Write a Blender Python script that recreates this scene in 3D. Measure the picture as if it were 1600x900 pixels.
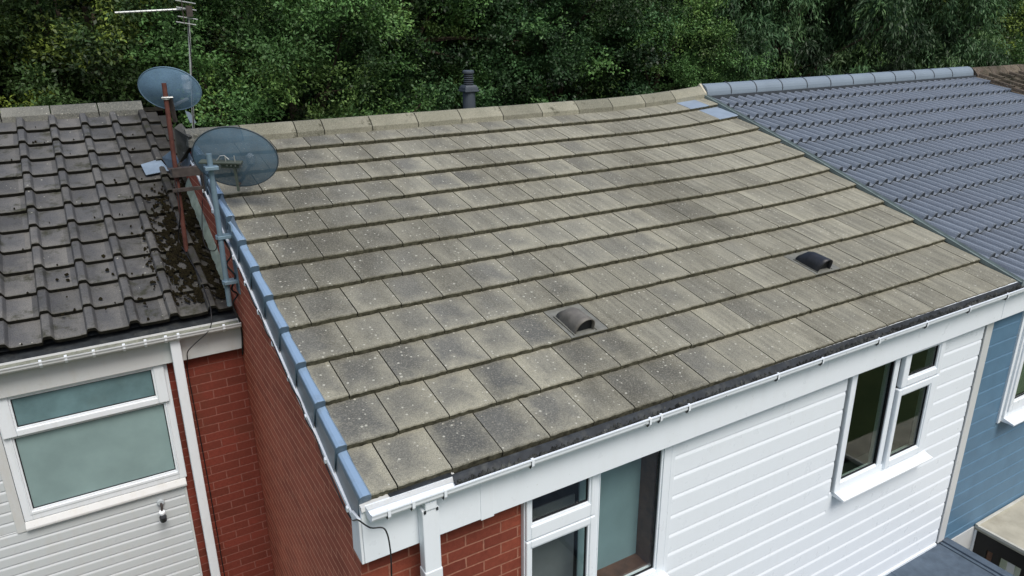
import bpy, bmesh, math, random
import numpy as np
from mathutils import Vector, Matrix
random.seed(7)
for o in list(bpy.data.objects): bpy.data.objects.remove(o)
S = bpy.context.scene
COL = S.collection
R = math.radians

# ------------------------------------------------------------------ camera, sky, sun, exposure
cam_d = bpy.data.cameras.new("camera"); cam = bpy.data.objects.new("camera", cam_d); COL.objects.link(cam); S.camera = cam
CX, CY, CZ = -.94126, -2.96378, 2.16307
yaw, pit, rol = R(30.601), R(19.985), R(-.408)
fw = Vector((math.sin(yaw)*math.cos(pit), math.cos(yaw)*math.cos(pit), -math.sin(pit)))
rt = Vector((math.cos(yaw), -math.sin(yaw), 0)); up = rt.cross(fw)
r2 = rt*math.cos(rol)+up*math.sin(rol); u2 = -rt*math.sin(rol)+up*math.cos(rol)
m = Matrix((r2, u2, -fw)).transposed().to_4x4(); m.translation = (CX, CY, CZ); cam.matrix_world = m
cam_d.sensor_width = 36; cam_d.lens = 1161.397*36/1600; cam_d.clip_start = .05; cam_d.clip_end = 2000

SUN_EL, SUN_AZ = 55, 178      # azimuth clockwise from +Y: light arrives from the front of the houses
w = bpy.data.worlds.new("World"); S.world = w; w.use_nodes = True
nt = w.node_tree; sky = nt.nodes.new('ShaderNodeTexSky'); sky.sky_type = 'NISHITA'; sky.sun_disc = False
sky.sun_elevation = R(SUN_EL); sky.sun_rotation = R(SUN_AZ); sky.dust_density = 3.0; sky.air_density = 1.0; sky.ozone_density = 1.0
# overcast sky: brighter overhead than near the horizon
tc = nt.nodes.new('ShaderNodeTexCoord'); sx = nt.nodes.new('ShaderNodeSeparateXYZ'); mr = nt.nodes.new('ShaderNodeMapRange'); mr.inputs[1].default_value = -.1; mr.inputs[2].default_value = 1; mr.inputs[3].default_value = .028; mr.inputs[4].default_value = .21
nt.links.new(tc.outputs['Generated'], sx.inputs[0]); nt.links.new(sx.outputs[2], mr.inputs[0]); nt.links.new(mr.outputs[0], nt.nodes['Background'].inputs[1])
nt.links.new(sky.outputs[0], nt.nodes['Background'].inputs[0])
sl = bpy.data.lights.new("sun", 'SUN'); sl.energy = 2.0; sl.angle = R(24); sl.color = (1, .97, .93)
so = bpy.data.objects.new("sun", sl); COL.objects.link(so)
sd = Vector((math.sin(R(SUN_AZ))*math.cos(R(SUN_EL)), math.cos(R(SUN_AZ))*math.cos(R(SUN_EL)), math.sin(R(SUN_EL))))
so.rotation_euler = sd.to_track_quat('Z', 'Y').to_euler(); so.location = (0, -5, 12)
S.view_settings.view_transform = 'Standard'; S.view_settings.look = 'None'; S.view_settings.gamma = 1
S.view_settings.exposure = .02
S.render.engine = 'CYCLES'; S.render.resolution_x = 1024; S.render.resolution_y = 576

# ------------------------------------------------------------------ material helpers
class N:
    def __init__(s, name, rough=.6, spec=.4, metal=0):
        s.m = bpy.data.materials.new(name); s.m.use_nodes = True; s.t = s.m.node_tree
        s.b = s.t.nodes['Principled BSDF']; s.set('Roughness', rough); s.set('Specular IOR Level', spec); s.set('Metallic', metal)
        s.obj = None
    def set(s, k, v): s.b.inputs[k].default_value = v
    def n(s, typ, **kw):
        x = s.t.nodes.new('ShaderNode'+typ)
        for k, v in kw.items():
            if k.startswith('_'): setattr(x, k[1:], v)
            else: x.inputs[k.replace('__', ' ')].default_value = v
        return x
    def l(s, a, b): s.t.links.new(a, b)
    def co(s):
        if not s.obj: s.obj = s.n('TexCoord').outputs['Object']
        return s.obj
    def noise(s, scale, detail=4, vec=None, rough=.55, dist=0):
        x = s.n('TexNoise', Scale=scale, Detail=detail, Roughness=rough, Distortion=dist); s.l(vec or s.co(), x.inputs['Vector']); return x.outputs['Fac']
    def stretch(s, sc, vec=None):
        x = s.n('Mapping'); x.inputs['Scale'].default_value = sc; s.l(vec or s.co(), x.inputs['Vector']); return x.outputs[0]
    def ramp(s, fac, lo, hi, a=0, b=1):
        x = s.n('MapRange', _clamp=True); x.inputs[1].default_value = lo; x.inputs[2].default_value = hi; x.inputs[3].default_value = a; x.inputs[4].default_value = b
        s.l(fac, x.inputs[0]); return x.outputs[0]
    def math(s, op, a, b=None):
        x = s.n('Math', _operation=op)
        for i, v in enumerate((a, b)):
            if v is None: continue
            if isinstance(v, (int, float)): x.inputs[i].default_value = v
            else: s.l(v, x.inputs[i])
        return x.outputs[0]
    def mix(s, fac, a, b, blend='MIX'):
        x = s.n('Mix', _data_type='RGBA', _blend_type=blend)
        for i, v in ((0, fac), (6, a), (7, b)):
            if isinstance(v, (int, float)): x.inputs[i].default_value = v
            elif isinstance(v, tuple): x.inputs[i].default_value = (*v, 1)
            else: s.l(v, x.inputs[i])
        return x.outputs[2]
    def base(s, c):
        if isinstance(c, tuple): s.b.inputs['Base Color'].default_value = (*c, 1)
        else: s.l(c, s.b.inputs['Base Color'])
    def bump(s, h, dist=.003, strength=.6):
        x = s.n('Bump', Strength=strength, Distance=dist); s.l(h, x.inputs['Height']); s.l(x.outputs[0], s.b.inputs['Normal'])

def plain(name, c, rough=.5, var=.15, spec=.4, metal=0, scale=6, bump=0, dirt=None, dirt_amt=.5):
    k = N(name, rough, spec, metal)
    col = k.mix(k.ramp(k.noise(scale, 5), .3, .7), tuple(x*(1-var) for x in c), tuple(min(1, x*(1+var)) for x in c))
    if dirt: col = k.mix(k.ramp(k.noise(scale*.45, 7, rough=.7), .52, .78, 0, dirt_amt), col, dirt)
    k.base(col)
    if bump: k.bump(k.noise(90, 3), bump)
    return k.m

def upvc(name='white_plastic', c=(.80, .85, .88), grime=.25):
    k = N(name, .32, .45)
    v = k.stretch((3, 3, .8))
    g = k.ramp(k.noise(5, 7, v, .7), .5, .8, 0, grime)
    col = k.mix(g, c, (.52, .50, .42))
    col = k.mix(k.ramp(k.noise(60, 2), .72, .78, 0, .35), col, (.35, .33, .28))
    k.base(col); k.l(k.ramp(k.noise(9, 3), .3, .7, .25, .45), k.b.inputs['Roughness']); return k.m

def tile_mat(name, dark, light, tint, lichen=.8, streaks=True, moss=0, cover=(.34, .33, .27), vary=1.0, grime=0, dirt_at=None):
    """weathered concrete: UV = position inside one tile, colour attribute = random numbers of the tile"""
    k = N(name, .9, .2)
    uv = k.n('UVMap', _uv_map='UVMap').outputs[0]
    rnd = k.n('Attribute', _attribute_name='rnd'); rs = k.n('SeparateColor'); k.l(rnd.outputs[0], rs.inputs[0])
    ux = k.n('SeparateXYZ'); k.l(uv, ux.inputs[0])
    off = k.n('VectorMath', _operation='ADD'); k.l(k.co(), off.inputs[0]); k.l(rnd.outputs[0], off.inputs[1])
    # distance from the middle of the tile, broken up by noise
    cx_ = k.math('ADD', k.math('MULTIPLY', rs.outputs[1], .36), .24)
    dx = k.math('MAXIMUM', k.math('MULTIPLY', k.math('SUBTRACT', ux.outputs[0], cx_), .85), k.math('MULTIPLY', k.math('SUBTRACT', cx_, ux.outputs[0]), 1.05))
    dy = k.math('MAXIMUM', k.math('MULTIPLY', k.math('SUBTRACT', .62, ux.outputs[1]), .80), k.math('MULTIPLY', k.math('SUBTRACT', ux.outputs[1], .62), .8))
    d = k.math('MAXIMUM', dx, dy)
    nz = k.noise(9, 7, off.outputs[0], .68); d = k.math('ADD', d, k.math('MULTIPLY', k.math('SUBTRACT', nz, .5), .75))
    f = k.ramp(d, .14, .56)
    f = k.math('ADD', f, k.math('MULTIPLY', k.math('SUBTRACT', rs.outputs[0], .5), .75*vary))
    x = k.n('Clamp'); k.l(f, x.inputs[0])
    col = k.mix(x.outputs[0], dark, light)
    # broad differences across the slope
    big = k.ramp(k.noise(.45, 3), .35, .65); col = k.mix(k.math('MULTIPLY', big, .45), col, tint)
    if streaks:
        st = k.noise(1, 4, k.stretch((26, 1.6, 1.6), off.outputs[0]), .6)
        ox = k.n('SeparateXYZ'); k.l(k.co(), ox.inputs[0])
        amt = k.ramp(k.math('ADD', ox.outputs[0], k.math('MULTIPLY', rs.outputs[1], 2.5)), 2.2, 4.8)
        s1 = k.mix(k.ramp(st, .35, .65), tuple(c*.62 for c in light), tuple(c*1.12 for c in light))
        col = k.mix(k.math('MULTIPLY', amt, .75), col, s1)
    v = k.math('MULTIPLY', k.math('SUBTRACT', rs.outputs[2], .5), .34*vary)
    hs = k.n('HueSaturation'); k.l(col, hs.inputs['Color']); k.l(k.math('ADD', v, 1.0), hs.inputs['Value']); col = hs.outputs[0]
    if grime:     # broad run-off stains
        gm = k.ramp(k.noise(.85, 7, k.stretch((1, .5, .5)), .68), .47, .63, 0, grime); col = k.mix(gm, col, (.085, .080, .058))
    # fine sandy grain
    gr = k.noise(170, 3); col = k.mix(k.ramp(gr, .38, .62, 0, .8), col, k.mix(.5, col, (.02, .02, .02)))
    gr2 = k.noise(95, 3); col = k.mix(k.ramp(gr2, .50, .70, 0, .5), col, cover)
    if lichen:
        vo = k.n('TexVoronoi', Scale=30, Randomness=1); k.l(k.co(), vo.inputs['Vector'])
        vs = k.n('SeparateColor'); k.l(vo.outputs['Color'], vs.inputs[0])
        size = k.math('MULTIPLY', vs.outputs[1], .25)
        spot = k.math('LESS_THAN', vo.outputs['Distance'], size)
        dens = k.math('GREATER_THAN', k.math('ADD', vs.outputs[0], k.math('MULTIPLY', k.ramp(k.noise(1.3, 3), .35, .7), .45)), 1.42-lichen*.32)
        col = k.mix(k.math('MULTIPLY', k.math('MULTIPLY', spot, dens), .8), col, (.50, .50, .42))
    if dirt_at:   # dirt washed down beside the gable
        oy = k.n('SeparateXYZ'); k.l(k.co(), oy.inputs[0])
        da = k.ramp(k.math('ADD', oy.outputs[0], k.math('MULTIPLY', k.math('SUBTRACT', k.noise(6, 7, rough=.7), .5), 1.1)), dirt_at[0], dirt_at[1], 0, .85); col = k.mix(da, col, (.026, .024, .019))
    if moss:
        mo = k.ramp(k.noise(5, 7, rough=.75), .60-moss*.12, .68, 0, .9); col = k.mix(mo, col, (.03, .032, .016))
    # lower edge of each tile gathers dark growth
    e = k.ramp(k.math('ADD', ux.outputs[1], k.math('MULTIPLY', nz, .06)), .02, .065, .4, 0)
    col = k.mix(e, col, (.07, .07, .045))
    k.base(col); k.bump(k.math('ADD', gr, k.math('MULTIPLY', gr2, 1.2)), .0035, .55)
    return k.m

def brick(name, ax, c1, c2, mortar, stain=None):
    k = N(name, .9, .2)
    s = k.n('SeparateXYZ'); k.l(k.co(), s.inputs[0]); c = k.n('CombineXYZ'); k.l(s.outputs[ax], c.inputs[0]); k.l(s.outputs[2], c.inputs[1])
    wob = k.n('TexNoise', Scale=14, Detail=2); k.l(k.co(), wob.inputs['Vector'])
    mv = k.n('VectorMath', _operation='MULTIPLY_ADD'); k.l(wob.outputs['Color'], mv.inputs[0]); mv.inputs[1].default_value = (.006, .006, 0); k.l(c.outputs[0], mv.inputs[2])
    b = k.n('TexBrick', _offset=.5); b.inputs['Scale'].default_value = 1; b.inputs['Brick Width'].default_value = .225; b.inputs['Row Height'].default_value = .075
    b.inputs['Mortar Size'].default_value = .0055 if ax == 0 else .003; b.inputs['Mortar Smooth'].default_value = .25; b.inputs['Bias'].default_value = 0
    b.inputs['Color1'].default_value = (*c1, 1); b.inputs['Color2'].default_value = (*c2, 1); b.inputs['Mortar'].default_value = (*mortar, 1)
    k.l(mv.outputs[0], b.inputs['Vector'])
    col = k.mix(k.ramp(k.noise(45, 5, rough=.7), .35, .75, 0, .55), b.outputs['Color'], tuple(x*.55 for x in c1))
    col = k.mix(k.ramp(k.noise(2.2, 5), .45, .75, 0, .35), col, tuple(x*1.25 for x in c2))
    if ax == 1:      # wide bed joints
        bz = k.n('SeparateXYZ'); k.l(mv.outputs[0], bz.inputs[0]); fz = k.math('ABSOLUTE', k.math('SUBTRACT', k.math('FRACT', k.math('DIVIDE', bz.outputs[1], .075)), .5))
        col = k.mix(k.math('MULTIPLY', k.ramp(fz, .42, .47, 0, .8), k.ramp(k.noise(7, 4), .3, .6, .35, 1)), col, mortar)
    if stain: col = k.mix(k.ramp(k.noise(1.7, 6, rough=.7), .5, .75, 0, .6), col, stain)
    k.base(col)
    h = k.math('SUBTRACT', k.math('MULTIPLY', k.noise(120, 3), .35), k.math('MULTIPLY', b.outputs['Fac'], 1.0)); k.bump(h, .006, .8)
    return k.m

def glass(name, tint=(.72, .8, .78), rough=.015, refl=1.0):
    m = bpy.data.materials.new(name); m.use_nodes = True; t = m.node_tree; t.nodes.clear()
    out = t.nodes.new('ShaderNodeOutputMaterial'); mx = t.nodes.new('ShaderNodeMixShader'); tr = t.nodes.new('ShaderNodeBsdfTransparent'); gl = t.nodes.new('ShaderNodeBsdfGlossy')
    lw = t.nodes.new('ShaderNodeLayerWeight'); lw.inputs[0].default_value = .5; pw = t.nodes.new('ShaderNodeMath'); pw.operation = 'POWER'; pw.inputs[1].default_value = 4
    t.links.new(lw.outputs['Facing'], pw.inputs[0]); fr = t.nodes.new('ShaderNodeMath'); fr.operation = 'MULTIPLY_ADD'; fr.inputs[1].default_value = .8; fr.inputs[2].default_value = .045; t.links.new(pw.outputs[0], fr.inputs[0])
    tr.inputs[0].default_value = (*tint, 1); gl.inputs['Roughness'].default_value = rough
    t.links.new(fr.outputs[0], mx.inputs[0]); t.links.new(tr.outputs[0], mx.inputs[1]); t.links.new(gl.outputs[0], mx.inputs[2]); t.links.new(mx.outputs[0], out.inputs[0])
    return m

def mesh_metal(name, c, open_amt=.4):
    """perforated steel sheet: tiny holes cut by a dot pattern"""
    k = N(name, .5, .3)
    k.base(k.mix(k.ramp(k.noise(7, 5), .3, .7), tuple(x*.8 for x in c), tuple(x*1.2 for x in c)))
    tr = k.n('BsdfTransparent'); mx = k.n('MixShader')
    s = k.n('SeparateXYZ'); k.l(k.co(), s.inputs[0])
    uv = k.n('UVMap', _uv_map='UVMap').outputs[0]
    vo = k.n('TexVoronoi', Scale=170, Randomness=0, _voronoi_dimensions='2D'); k.l(uv, vo.inputs['Vector'])
    k.l(k.math('LESS_THAN', vo.outputs['Distance'], open_amt), mx.inputs[0])
    k.l(k.b.outputs[0], mx.inputs[1]); k.l(tr.outputs[0], mx.inputs[2])
    k.l(mx.outputs[0], k.t.nodes['Material Output'].inputs[0]); return k.m

def leaf_mat(name, a, b, c):
    k = N(name, .5, .3)
    at = k.n('Attribute', _attribute_name='rnd'); s = k.n('SeparateColor'); k.l(at.outputs[0], s.inputs[0])
    col = k.mix(s.outputs[0], a, b); col = k.mix(k.ramp(s.outputs[1], .55, 1, 0, .9), col, c)
    hs = k.n('HueSaturation'); k.l(col, hs.inputs['Color']); k.l(s.outputs[2], hs.inputs['Value']); col = hs.outputs[0]; k.base(col)
    tl = k.n('BsdfTranslucent'); k.l(col, tl.inputs[0]); mx = k.n('MixShader'); mx.inputs[0].default_value = .18
    k.l(k.b.outputs[0], mx.inputs[1]); k.l(tl.outputs[0], mx.inputs[2]); k.l(mx.outputs[0], k.t.nodes['Material Output'].inputs[0]); return k.m

M = {}
M['tile'] = tile_mat('weathered_concrete', (.128, .132, .122), (.372, .360, .274), (.29, .285, .230), 2.9, grime=.62, vary=.8)
M['tile_edge'] = plain('mossy_shaded_tile_edge', (.085, .082, .056), .95, .5, .1, scale=35, bump=.004, dirt=(.20, .19, .13), dirt_amt=.8)  # mossy olive, darkened further to deepen the shadow at each course
M['tile_left'] = tile_mat('dark_weathered_concrete', (.100, .102, .104), (.200, .194, .176), (.110, .116, .122), .8, False, .55, (.14, .14, .12), dirt_at=(2.25, 2.95))
M['edge_left'] = plain('dark_tile_edge', (.022, .021, .016), .95, .4, .1, scale=30)
M['tile_grey'] = tile_mat('smooth_grey_concrete', (.215, .262, .312), (.25, .30, .35), (.232, .262, .318), 0, False, 0, (.28, .30, .34), .35)
M['tile_old'] = tile_mat('old_brown_concrete', (.085, .058, .045), (.16, .13, .09), (.12, .10, .07), 1.2, False, 1.0)
M['patch'] = plain('pale_blue_grey_slate', (.25, .315, .385), .75, .08, .2, scale=9, dirt=(.20, .22, .25))
M['ridge'] = tile_mat('yellow_grey_ridge_concrete', (.22, .22, .165), (.36, .35, .27), (.30, .29, .21), .6, False, .15)
M['ridge_left'] = tile_mat('lichen_grey_ridge_concrete', (.11, .115, .10), (.22, .22, .19), (.17, .175, .155), 1.5, False, .35)
M['ridge_grey'] = plain('smooth_grey_ridge', (.20, .25, .295), .55, .06, .3, scale=4)
M['clip_dark'] = plain('dark_ridge_union', (.05, .06, .07), .6)
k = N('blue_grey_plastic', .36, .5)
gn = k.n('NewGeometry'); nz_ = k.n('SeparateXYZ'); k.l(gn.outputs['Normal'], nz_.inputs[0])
skylit_top = k.ramp(k.math('ADD', nz_.outputs[2], k.math('MULTIPLY', k.math('SUBTRACT', k.noise(14, 5), .5), .25)), .45, .9)  # upward faces coloured lighter for skylight, side faces darker for shade
cc = k.mix(skylit_top, (.075, .118, .155), (.235, .345, .475)); cc = k.mix(k.ramp(k.noise(11, 6, rough=.7), .55, .75, 0, .5), cc, (.16, .20, .23)); k.base(cc); M['verge'] = k.m
M['brick_front'] = brick('red_brick', 0, (.175, .042, .028), (.30, .078, .046), (.40, .19, .13))
M['brick_gable'] = brick('red_brick_gable', 1, (.37, .100, .062), (.53, .150, .090), (.80, .42, .27))
M['brick_left'] = brick('dark_red_brick', 0, (.165, .042, .028), (.24, .054, .036), (.32, .13, .10), (.10, .05, .03))
M['white'] = upvc()
M['white_clean'] = upvc('clean_white_plastic', (.82, .88, .92), .10)
M['white_old'] = upvc('dull_white_plastic', (.60, .62, .61), .5)
M['clad_white'] = upvc('white_cladding_boards', (.82, .88, .92), .08)
M['clad_old'] = upvc('dull_white_cladding_boards', (.56, .60, .61), .35)
M['clad_blue'] = plain('blue_painted_boards', (.10, .195, .29), .5, .10, .35, scale=5, dirt=(.12, .20, .28), dirt_amt=.4, bump=.001)
M['felt'] = plain('blue_grey_roofing_felt', (.085, .115, .15), .85, .18, .2, scale=12, bump=.003, dirt=(.12, .15, .18))
M['concrete'] = plain('pale_concrete', (.42, .40, .32), .9, .15, .2, scale=5, bump=.003, dirt=(.22, .20, .15), dirt_amt=.7)
M['black'] = plain('black_painted_timber', (.012, .012, .012), .6, .3)
M['dark'] = plain('black_eave_felt', (.022, .027, .031), .7, .4, scale=20, dirt=(.10, .105, .095), dirt_amt=.7)
M['shaded_debris'] = plain('gutter_silt', (.035, .038, .036), .95, .6, .1, scale=9, bump=.006, dirt=(.22, .23, .21), dirt_amt=.8)  # silt colour, darkened also for the shade in the gutter
M['cable'] = plain('black_cable_sheath', (.012, .012, .013), .5)
M['rubber'] = plain('black_gasket', (.012, .014, .017), .5)
M['glass'] = glass('window_glass', (.93, .96, .95))
M['glass_dark'] = glass('dark_window_glass', (.7, .76, .72))
M['frost'] = plain('frosted_glass', (.25, .355, .35), .25, .12, .5, scale=3, dirt=(.20, .30, .29), dirt_amt=.5)
M['frost_top'] = plain('reeded_glass', (.135, .225, .24), .2, .25, .5, scale=5, dirt=(.14, .20, .19), dirt_amt=.6)
M['plaster'] = plain('grey_green_plaster', (.24, .34, .36), .9, .12, .1, scale=3)
M['room'] = plain('dim_room_wall', (.045, .052, .046), .9)
M['carpet'] = plain('brown_carpet', (.12, .09, .07), .95)
M['wood'] = plain('brown_stained_timber', (.13, .065, .040), .55, .3, scale=14)
M['rust'] = plain('rusty_steel', (.105, .040, .030), .75, .3, .3, scale=16, dirt=(.10, .035, .02), dirt_amt=.8)
M['galv'] = plain('galvanised_steel', (.20, .29, .35), .42, .15, .5, .35, scale=10)
M['steel_dark'] = plain('dark_steel_bracket', (.055, .045, .04), .6, .4, scale=20)
M['alu'] = plain('dull_aluminium', (.50, .52, .50), .4, .15, .5, .5, scale=20)
M['lead'] = plain('blue_grey_lead_sheet', (.20, .26, .32), .5, .2, .4, scale=9, dirt=(.12, .15, .18), dirt_amt=.7)
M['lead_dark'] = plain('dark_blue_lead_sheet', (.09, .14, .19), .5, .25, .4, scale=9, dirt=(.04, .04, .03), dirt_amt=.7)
M['render'] = plain('pale_green_grey_mortar', (.24, .29, .235), .9, .25, .2, scale=11, bump=.005, dirt=(.09, .10, .06), dirt_amt=.8)
M['flue'] = plain('dark_grey_plastic', (.065, .080, .095), .5, .12)
M['vent_hood'] = plain('dark_weathered_plastic', (.15, .142, .122), .55, .3, .4, scale=14, dirt=(.15, .14, .12), dirt_amt=.6)
M['vent_base'] = plain('grey_vent_tile', (.17, .175, .155), .8, .25, .2, scale=14, dirt=(.18, .17, .14))
M['vent_black'] = plain('near_black_plastic', (.022, .025, .030), .45, .3, .4, scale=14, dirt=(.07, .065, .06), dirt_amt=.5)
M['dish_a'] = mesh_metal('perforated_blue_grey_steel', (.16, .27, .38), .26)
M['dish_b'] = mesh_metal('perforated_dark_grey_steel', (.080, .142, .195), .21)
M['lnb'] = plain('pale_grey_plastic', (.45, .50, .52), .45)
M['moss'] = plain('brown_green_moss', (.013, .011, .006), 1, .6, .05, scale=60, bump=.01, dirt=(.045, .042, .012), dirt_amt=.5)
M['bark'] = plain('brown_bark', (.07, .055, .04), .95, .35, .1, scale=8, bump=.02)
M['leaf_yellow'] = leaf_mat('yellow_green_leaves', (.028, .056, .018), (.056, .100, .028), (.22, .29, .05))
M['leaf_mid'] = leaf_mat('mid_green_leaves', (.045, .100, .030), (.086, .178, .052), (.14, .23, .055))
M['leaf_dark'] = leaf_mat('dark_green_leaves', (.025, .060, .023), (.047, .104, .037), (.08, .16, .042))
M['leaf_grey'] = leaf_mat('grey_green_leaves', (.036, .080, .034), (.066, .130, .052), (.11, .19, .06))

# ------------------------------------------------------------------ geometry helpers
class MB:
    def __init__(s): s.v = []; s.f = []; s.mi = []; s.uv = None; s.rnd = None
    def add(s, vs, fs, mi=0):
        b = len(s.v); s.v += [tuple(x) for x in vs]; s.f += [tuple(i+b for i in f) for f in fs]; s.mi += [mi]*len(fs); return s
    def box(s, x0, x1, y0, y1, z0, z1, mi=0, zs=0):
        z = lambda zz, xx: zz+zs*xx
        v = [(x, y, z(zz, x)) for zz in (z0, z1) for y in (y0, y1) for x in (x0, x1)]
        return s.add(v, [(0, 2, 3, 1), (4, 5, 7, 6), (0, 1, 5, 4), (2, 6, 7, 3), (0, 4, 6, 2), (1, 3, 7, 5)], mi)
    def prism(s, poly, ax, a, b, mi=0):
        """polygon in the two other axes, extruded along ax (0: poly is (y,z), 1: (x,z), 2: (x,y))"""
        def P(p, t): return (t, p[0], p[1]) if ax == 0 else ((p[0], t, p[1]) if ax == 1 else (p[0], p[1], t))
        n = len(poly); vs = [P(p, a) for p in poly]+[P(p, b) for p in poly]
        fs = [tuple(range(n)), tuple(range(2*n-1, n-1, -1))]+[(i, i+n, (i+1) % n+n, (i+1) % n) for i in range(n)]
        return s.add(vs, fs, mi)
    def tube(s, pts, r, n=8, mi=0, rad=None, cap=True):
        pts = [Vector(p) for p in pts]; rings = []
        for i, p in enumerate(pts):
            d = (pts[min(i+1, len(pts)-1)]-pts[max(i-1, 0)]).normalized()
            a = d.orthogonal().normalized() if i == 0 else (pa-d*pa.dot(d)).normalized()
            pa = a; b = d.cross(a); rr = rad[i] if rad else r
            rings.append([p+(a*math.cos(2*PI*k/n)+b*math.sin(2*PI*k/n))*rr for k in range(n)])
        vs = [q for g in rings for q in g]; fs = []
        for i in range(len(pts)-1):
            for k in range(n): fs.append((i*n+k, i*n+(k+1) % n, (i+1)*n+(k+1) % n, (i+1)*n+k))
        if cap: fs.append(tuple(range(n-1, -1, -1))); fs.append(tuple(range(len(vs)-n, len(vs))))
        return s.add(vs, fs, mi)
    def lathe(s, c, prof, n=16, mi=0, mtx=None):
        vs = []; 
        for (r, z) in prof:
            for k in range(n):
                q = Vector((r*math.cos(2*PI*k/n), r*math.sin(2*PI*k/n), z)); q = mtx @ q if mtx else q; vs.append(q+Vector(c))
        fs = [(i*n+k, i*n+(k+1) % n, (i+1)*n+(k+1) % n, (i+1)*n+k) for i in range(len(prof)-1) for k in range(n)]
        fs += [tuple(range(n-1, -1, -1)), tuple(range(len(vs)-n, len(vs)))]
        return s.add(vs, fs, mi)
    def build(s, name, mat, parent=None, bevel=0, smooth=False, segs=2):
        me = bpy.data.meshes.new(name); o = bpy.data.objects.new(name, me); COL.objects.link(o)
        org = Vector((0, 0, 0)); p = parent
        while p: org += Vector(p.location); p = p.parent
        va = [(x-org.x, y-org.y, z-org.z) for x, y, z in s.v]
        me.from_pydata(va, [], s.f)
        for mm in (mat if isinstance(mat, (list, tuple)) else [mat]): me.materials.append(mm)
        if any(s.mi): me.polygons.foreach_set('material_index', s.mi)
        if s.uv is not None:
            l = me.uv_layers.new(name='UVMap'); vi = np.zeros(len(me.loops), np.int32); me.loops.foreach_get('vertex_index', vi)
            l.data.foreach_set('uv', np.array(s.uv, np.float32)[vi].ravel())
        if s.rnd is not None:
            a = me.color_attributes.new('rnd', 'FLOAT_COLOR', 'POINT'); q = np.ones((len(s.v), 4), np.float32); q[:, :3] = np.array(s.rnd); a.data.foreach_set('color', q.ravel())
        bm = bmesh.new(); bm.from_mesh(me); bmesh.ops.recalc_face_normals(bm, faces=bm.faces); bm.to_mesh(me); bm.free()
        if smooth: me.polygons.foreach_set('use_smooth', [True]*len(me.polygons))
        if bevel:
            b = o.modifiers.new('bevel', 'BEVEL'); b.width = bevel; b.segments = segs; b.limit_method = 'ANGLE'
        o.parent = parent
        return o
PI = math.pi
def tag(o, label=None, cat=None, group=None, kind=None):
    for k, v in (('label', label), ('category', cat), ('group', group), ('kind', kind)):
        if v: o[k] = v
    return o
def thing(name, label, cat, loc=(0, 0, 0), group=None):
    o = bpy.data.objects.new(name, None); COL.objects.link(o); o.location = loc; o.empty_display_size = .2
    return tag(o, label, cat, group)
def part(fn, name, mat, parent, **k):
    b = MB(); fn(b); return b.build(name, mat, parent, **k)
def boxp(name, mat, parent, *a, bevel=.003, **k): return MB().box(*a, **k).build(name, mat, parent, bevel=bevel)

GZ = -5.35
# ------------------------------------------------------------------ ground
g = N('grass_ground', .95, .2); g.base(g.mix(g.ramp(g.noise(.8, 6), .35, .65), (.035, .06, .02), (.07, .095, .035)))
tag(MB().add([(-300, -300, GZ), (300, -300, GZ), (300, 300, GZ), (-300, 300, GZ)], [(0, 1, 2, 3)]).build('ground', g.m), kind='structure')
tag(MB().box(-12, 18, -30, -27, GZ, GZ+.02).build('path', M['concrete']), kind='structure')

# ================================================================== roofs
TH = R(17.0347); CT, ST, TT = math.cos(TH), math.sin(TH), math.tan(TH)
G = .34472
def lift(x, s):      # the slope kicks up where it meets the re-tiled neighbour
    return (.010+.055*min(1, max(0, s)/2.5))*max(0, min(1, (x-4.2)/1.65))**2
def pt(x, s, o):     # x along the eave, s up the slope, o above it
    return (x, s*CT-o*ST, s*ST+o*CT+lift(x, s))

def slab_tile(b, x0, x1, n, s1, rr, jag=True, thick=.037, nx=10):
    """one flat interlocking tile in course n (0 = eave)"""
    s0 = n*G; base = len(b.v); dz = random.uniform(-.0015, .0015); rs = [random.random() for _ in range(3)] if rr is None else rr
    sk = random.uniform(-.002, .002)
    rows = []
    for i in range(nx+1):
        t = i/nx; x = x0+(x1-x0)*t; th_ = thick+(.012 if n == 0 else 0); j = (random.uniform(-.0035, .0035) if jag else 0)+sk*t+s0
        c = .0022 if 0 < i < nx else .0
        rows.append([(x, j+.002, -th_+dz+random.uniform(-.001, .001)), (x, j, -.006+dz), (x, j+.004, c-.0015+dz), (x, s0+.02, c-.001+dz), (x, s1, -.037*(s1-s0)/G+dz*.5-.001)])
    uvy = [0, 0, .012, .06, (s1-s0)/G]
    for i, rw in enumerate(rows):
        for jx, (x, s, o) in enumerate(rw):
            b.v.append(pt(x, s, o)); b.uv.append((i/nx, uvy[jx])); b.rnd.append(rs)
    for i in range(nx):
        for jx in range(4):
            a = base+i*5+jx; b.f.append((a, a+5, a+6, a+1)); b.mi.append(1 if jx < 1 else 0)
    # sides and bottom
    for i in (0, nx):
        a = base+i*5; x, s, o = rows[i][4]
        b.v.append(pt(x, s, o-.02)); b.uv.append((.5, .5)); b.rnd.append(rs); k = len(b.v)-1
        b.f.append((a, a+1, a+2, a+3, a+4, k) if i else (k, a+4, a+3, a+2, a+1, a)); b.mi.append(1)

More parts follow.
